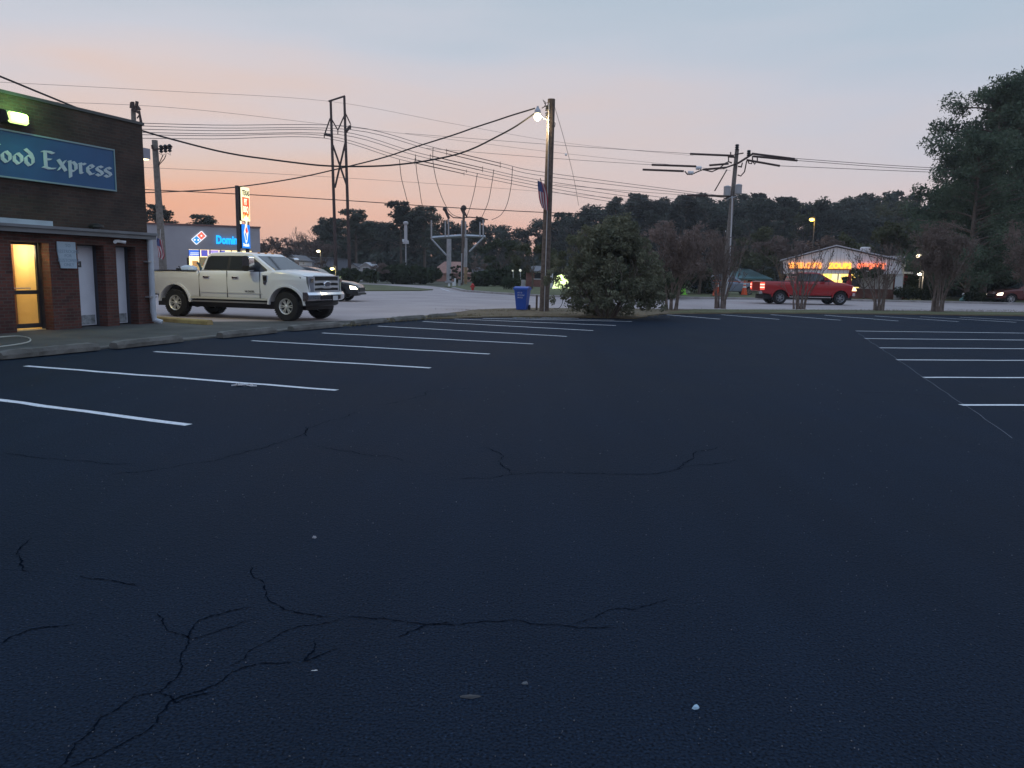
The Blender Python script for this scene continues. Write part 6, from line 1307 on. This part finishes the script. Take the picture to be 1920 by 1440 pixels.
# individual mid-distance trees and shrubs
def solo(t, px, D, topy, wz=1.0, h=10, rz=0):
    g_ = P(px, 520, D); s_ = P(px, topy, D).z / h; t.location = (g_.x, D, 0); t.scale = (s_ * wz, s_ * wz, s_); t.rotation_euler = (0, 0, rz); return t
solo(make_broad(21, 'rounded dark evergreen between the slim pole and the blue bin', leaf=L_dark, n=6000, size=.28, w=.40, lo=.06, name='evergreen_tree'), 940, 100, 446, 1.1)
solo(make_broad(22, 'spreading green tree with pale trunks behind the blue bin', leaf=L_olive, n=4500, size=.26, w=.5, lo=.42), 998, 80, 452, 1.0)
solo(make_broad(23, 'tall grey-green tree rising behind the big holly bush', leaf=L_olive, n=6500, size=.24, w=.42, lo=.1), 1100, 60, 424, 1.15)
solo(make_broad(24, 'dark green tree between the bush and the brown tree', leaf=L_dark, n=5000, size=.25, w=.42, lo=.1), 1165, 66, 440, 1.2)
solo(make_broad(25, 'brown autumn tree with fine twigs behind the holly bush', leaf=L_brown, n=5500, size=.16, w=.46, lo=.25, name='autumn_tree'), 1255, 58, 408, 1.15)
solo(make_broad(26, 'purplish brown autumn tree left of the transformer pole', leaf=L_rust, n=5000, size=.16, w=.46, lo=.2, name='autumn_tree'), 1312, 68, 424, 1.1)
solo(make_broad(27, 'low olive tree in front of the brown autumn trees', leaf=L_olive, n=4500, size=.22, w=.6, lo=.1), 1275, 70, 472, 1.2)
solo(make_broad(28, 'dull green tree between the transformer pole and the restaurant', leaf=L_olive, n=5000, size=.25, w=.40, lo=.1), 1420, 96, 425, 1.2)
solo(make_bare(29, 'leafless brown tree touching the left end of the restaurant', m=M_barkm, haze=L_brown, n=2500, size=.2), 1465, 70, 438, 1.2)
solo(make_bare(30, 'leafless brown tree behind the restaurant gable', m=M_barkm, haze=L_brown, n=2500, size=.2), 1540, 80, 436, 1.1)
solo(make_bare(31, 'bare tree left of the restaurant exhaust fan, behind the roof', m=M_barkm, haze=L_olive, n=2200, size=.22), 1598, 84, 432, 1.0)
solo(make_bare(32, 'bare pale-stemmed tree behind the right end of the restaurant', m=M_barkm, haze=L_olive, n=3000, size=.22), 1668, 78, 412, 1.1)
solo(make_bare(33, 'tallest bare tree standing between pizza shop and warehouse', m=M_bark), 576, 125, 420, .8)
solo(make_bare(34, 'lower bare tree just right of the pizza shop', m=M_bark, haze=L_brown, n=900, size=.3), 518, 120, 444, 1.1)
for k_, (px, ty, D_) in enumerate(((498, 452, 126), (541, 462, 132), (560, 446, 138), (590, 438, 134), (604, 452, 122))):
    solo(make_bare(60 + k_, 'one of the brown leafless trees right of the pizza shop', m=M_bark, haze=L_brown, n=2600, size=.16, group='leafless trees right of the pizza shop'), px, D_, ty, 1.5)
solo(make_broad(35, 'small round-headed tree on the grass island corner', leaf=L_brown, n=2500, size=.3, w=.5, lo=.35), 706, 98, 489, 1.1)
solo(make_broad(36, 'reddish bush before the grey warehouse', leaf=L_rust, n=1800, size=.35, w=.7, lo=.1, name='shrub'), 592, 112, 488, 1.3)
solo(make_broad(37, 'dark rounded shrub hugging the foot of the switch frame column', leaf=L_hedge, n=3000, size=.4, w=.75, lo=.05, name='shrub'), 856, 112, 497, 1.1)
solo(make_broad(38, 'reddish leafless shrub right of the tan post', leaf=L_rust, n=1800, size=.3, w=.5, lo=.1, name='shrub'), 895, 110, 478, 1.0)
# big trees at the right edge
def bigpine(seed, label, px, D, topy, w, n, leaf):
    t = make_pine(seed, label, 20, leaf, n, .16, .06, wid=w, nb=85, bf=1.3); return solo(t, px, D, topy, 1.0, 20, seed)
bigpine(41, 'tallest dark pine at the right edge of the sky', 1912, 70, 142, .40, 60000, L_pine)
bigpine(42, 'broad dark pine whose limbs reach left over the brown tree', 1845, 66, 172, .40, 56000, L_pine)
bigpine(43, 'lower pine with long left limbs beside the tallest pines', 1815, 60, 262, .44, 34000, L_pine)
solo(make_broad(44, 'dark broadleaf tree filling beneath the tall right-hand pines', leaf=L_dark, n=9000, size=.22, w=.5, lo=.06), 1815, 74, 372, 1.2)
solo(make_broad(45, 'dark broadleaf tree at the far right behind the approaching car', leaf=L_dark, n=9000, size=.22, w=.5, lo=.12), 1900, 78, 330, 1.2)
solo(make_broad(46, 'tree of dull green leaves behind the red annex', leaf=L_olive, n=6000, size=.22, w=.4, lo=.08), 1755, 80, 385, 1.1)
# crape myrtles along the strip
def myrtle(seed, label, px, pyb, topy, wide, leaf, n, stems=9, size=.05, sprd=.19, dep=3):
    g_ = G(px, pyb); h = P(px, topy, g_.y).z; r_ = random.Random(seed); t = thing('crape_myrtle', label, 'tree', g_ + Vector((0, 0, .04)), 0, 'crape myrtles along the planting strip')
    b = MB(); tips = []
    for k_ in range(stems):
        a = 2 * math.pi * k_ / stems + r_.uniform(-.3, .3); d0 = Vector((math.cos(a) * wide * r_.uniform(.4, 1), math.sin(a) * wide * r_.uniform(.4, 1), 1)).normalized(); p0 = Vector((math.cos(a) * .30 * r_.uniform(.3, 1), math.sin(a) * .16, 0))
        pts = [p0]; dd = Vector((d0.x * .35, d0.y * .35, 1)).normalized()
        for i in range(4): pts.append(pts[-1] + dd * h * .11); dd = (dd + Vector((r_.gauss(0, .10) + d0.x * .22, r_.gauss(0, .10) + d0.y * .22, .05))).normalized()
        b.tube(pts, [.060, .036, .028, .023, .019], 6, caps=False)
        for _ in range(4):
            branchy(b, pts[-1 - min(_, 3)], (dd + Vector((r_.gauss(0, .25), r_.gauss(0, .25), 0))).normalized(), h * .175, .016, dep, r_, sprd, 2, .18, tips, (2, 3), rmin=.009)
    b.build('trunk', M_barkm, t)
    if n:
        c = MB(); k_ = max(1, n // len(tips))
        for p in tips: cloud(c, [(p.x, p.y, p.z - h * .02, h * .045)], k_, size, r_, shell=.1)
        c.build('crown', leaf, t, fix=False)
    return t
myrtle(51, 'leafy crape myrtle tucked against the right side of the big bush', 1258, 582, 405, .42, L_brown, 6500, 9, .06)
myrtle(52, 'many-stemmed crape myrtle with thick twisted foot before the trailer', 1352, 580, 425, .26, L_brown, 700, 10, .05)
myrtle(53, 'fan-shaped bare crape myrtle in front of the red truck', 1499, 581, 432, .48, L_brown, 350, 9, .05, dep=2)
myrtle(54, 'sparse crape myrtle in front of the restaurant corner', 1648, 584, 430, .36, L_brown, 500, 9, .05, dep=2)
myrtle(55, 'dense reddish brown crape myrtle right of the lamp post', 1757, 586, 404, .13, L_rust, 10500, 13, .05, .14)
myrtle(56, 'reddish brown crape myrtle cut off by the right edge', 1935, 588, 400, .46, L_rust, 9000, 10, .055)
# topiary tree in front of restaurant
solo(make_broad(57, 'small dark umbrella-shaped tree before the red letters', leaf=L_dark, n=1800, size=.35, w=.5, lo=.6), 1622, 61, 499, 1.3)
# the big holly bush
g_ = G(1145, 599); hb = thing('holly_bush', 'large untrimmed holly bush on the dirt strip', 'bush', g_ + Vector((0, 1.0, .0))); r_ = random.Random(8); bl = []
for i in range(115):
    z = r_.uniform(.2, 3.15) if i % 6 else r_.uniform(2.6, 3.5); prof_ = (1.75 if z < .5 else 2.15 if z < 1.5 else 2.15 - (z - 1.5) * .82); a = r_.uniform(0, 6.28); q_ = prof_ * math.sqrt(r_.uniform(.25, 1)) * .82; bl.append((math.cos(a) * q_ + .08, math.sin(a) * q_ * .8, z, r_.uniform(.22, .48), .85))
c = MB(); cloud(c, bl, 30000, .06, r_, shell=.3)
for i in range(130):   # stray shoots
    a = r_.uniform(0, 6.28); z = r_.uniform(.3, 3.2); q_ = r_.uniform(.92, 1.10) * (2.15 if z < 1.5 else 2.15 - (z - 1.5) * .75); p = (math.cos(a) * q_, math.sin(a) * q_ * .8, z + .1, .13); cloud(c, [p], 60, .05, r_)
c.build('foliage', L_bush, hb, fix=False)
b = MB()
for k_ in range(14):
    a = k_ * .45; branchy(b, Vector((math.cos(a) * .25, math.sin(a) * .25, 0)), Vector((math.cos(a) * .6, math.sin(a) * .6, .9)).normalized(), 1.1, .035, 2, r_, .45)
b.build('stems', M_bark, hb)
# low hedges and clipped shrubs
def shrub(label, px, pyb, w_, h, leaf=L_hedge, n=1500, size=.09, group=None, dd=.9, name='shrub', zoff=0):
    g_ = G(px, pyb); t = thing(name, label, 'shrub', g_, 0, group); r_ = random.Random(int(px)); bl = [(r_.uniform(-w_ * .32, w_ * .32), r_.uniform(-.3, .3) * w_ * dd * .6, h * r_.uniform(.35, .62), min(w_ * .28, h * .42), .9) for _ in range(10)]
    c = MB(); cloud(c, bl, n, size, r_, shell=.4); c.build('foliage', leaf, t, fix=False)
    b = MB(); [b.cyl((x, 0, 0), (x * 1.6, 0, h * .6), .03, .015, 5) for x in (-.15, .05, .18)]; b.build('stems', M_bark, t); return t
shrub('clipped round shrub left of the annex lamp post', 1695, 563, 1.7, 1.3); shrub('larger rounded shrub before the red annex wall', 1712, 561, 2.2, 2.2, n=2500)
shrub('clipped round shrub at the foot of the annex lamp post', 1731, 564, 2.0, 1.1); shrub('low mound shrub right of the teal ornament', 1828, 567, 2.2, .9); shrub('low mound shrub second right of the teal ornament', 1862, 567, 2.0, .8)
shrub('dark round bush behind the lime green cone', 1312, 552, 3.2, 2.2, n=3500); shrub('pale-topped bush behind the dark round bush', 1318, 547, 3.0, 3.4, mat('pale_leaves', (.25, .26, .18), .8, c2=(.05, .07, .03), vs_=3), 1800)
shrub('low dark bush behind the blue bin', 962, 543.5, 2.0, 1.4)
for i, (px, w_, h_, lab) in enumerate(((665, 9, 1.9, 'behind the twin-post frame legs'), (745, 10, 2.6, 'left of the siren pole'), (790, 6, 2.2, 'right of the siren pole'), (1020, 7, 2.2, 'beside the brick house'), (925, 6, 2.3, 'right of the slim dark pole'), (605, 8, 1.9, 'behind the black SUV'))):
    shrub('dark hedge mass ' + lab, px, 532 if px < 900 else 538, w_, h_, L_hedge, 5000, .28, dd=.5, name='hedge')
# dark thickets under right-hand trees
for px, w_, h_, lab in ((1770, 8, 4.5, 'under the left of the tall pines'), (1830, 8, 4.5, 'behind the mound shrubs'), (1895, 9, 5, 'behind the approaching car'), (1200, 7, 3, 'behind the big holly bush')):
    shrub('dark thicket ' + lab, px, 560, w_, h_, L_hedge, 6000, .22, dd=.5, name='thicket')
# weeds at the kerb and on the strip
b = MB(); r_ = random.Random(4)
def tufts(spots, n, hh, spread):
    for (px, py) in spots:
        c_ = G(px, py)
        for _ in range(n):
            x, y = c_.x + r_.gauss(0, spread), c_.y + r_.gauss(0, spread * .6); a = r_.uniform(0, 6.28); h_ = hh * r_.uniform(.4, 1.2); w_ = .008; dx, dy = math.cos(a) * w_, math.sin(a) * w_; lx_, ly = r_.gauss(0, .05), r_.gauss(0, .05)
            o = len(b.v); b.v += [Vector((x - dx, y - dy, .02)), Vector((x + dx, y + dy, .02)), Vector((x + lx_, y + ly, h_))]; b.f.append((o, o + 1, o + 2))
tufts([(735, 603), (705, 605), (780, 600), (812, 597), (640, 612), (850, 596), (880, 594)], 160, .11, .3)
tufts([(x, 594 + 3 * math.sin(x)) for x in range(880, 1240, 12)], 60, .08, .5)
tufts([(x, 584 + 1.5 * math.sin(x)) for x in range(890, 1920, 14)], 60, .09, .7)
o = b.build('weeds', mat('dry_weeds', (.12, .11, .05), .9, c2=(.22, .18, .10), vs_=2), fix=False); o['kind'] = 'stuff'; tag(o, 'dry weeds along the kerb and dirt strip', 'weeds', kind='stuff')
b = MB(); r_ = random.Random(14)
for _ in range(700):
    px = r_.uniform(860, 1900); g_ = G(px, r_.uniform(583, 596 if px < 1230 else 588)); s_ = r_.uniform(.02, .05); a = r_.uniform(0, 6.28); z = .055 if px < 1230 else .06
    u = Vector((math.cos(a), math.sin(a), r_.uniform(-.2, .4))) * s_; v_ = Vector((-math.sin(a), math.cos(a), r_.uniform(-.3, .3))) * s_ * .5; p = Vector((g_.x, g_.y, z)); b.add([p - u, p + v_, p + u, p - v_], [(0, 1, 2, 3)])
o = b.build('fallen_leaves', mat('dry_leaves', (.20, .11, .05), .9, c2=(.10, .06, .035), vs_=4), fix=False); o['kind'] = 'stuff'; tag(o, 'fallen dry leaves scattered on the planting strip', 'leaves', kind='stuff')

# light evening haze that fades the wooded hill
b = MB(); b.bx((-605, -65, -1.05), (605, 905, 34)); hz_ = b.build('haze', bpy.data.materials.new('evening_haze')); hz_['kind'] = 'stuff'; tag(hz_, 'thin evening haze over the whole place', 'haze', kind='stuff')
hm = hz_.data.materials[0]; hm.use_nodes = True; n = hm.node_tree.nodes; n.clear(); pv = n.new('ShaderNodeVolumePrincipled'); pv.inputs['Color'].default_value = (.9, .92, .97, 1); pv.inputs['Density'].default_value = HAZE; pv.inputs['Anisotropy'].default_value = .1
ho = n.new('ShaderNodeOutputMaterial'); hm.node_tree.links.new(pv.outputs[0], ho.inputs['Volume'])
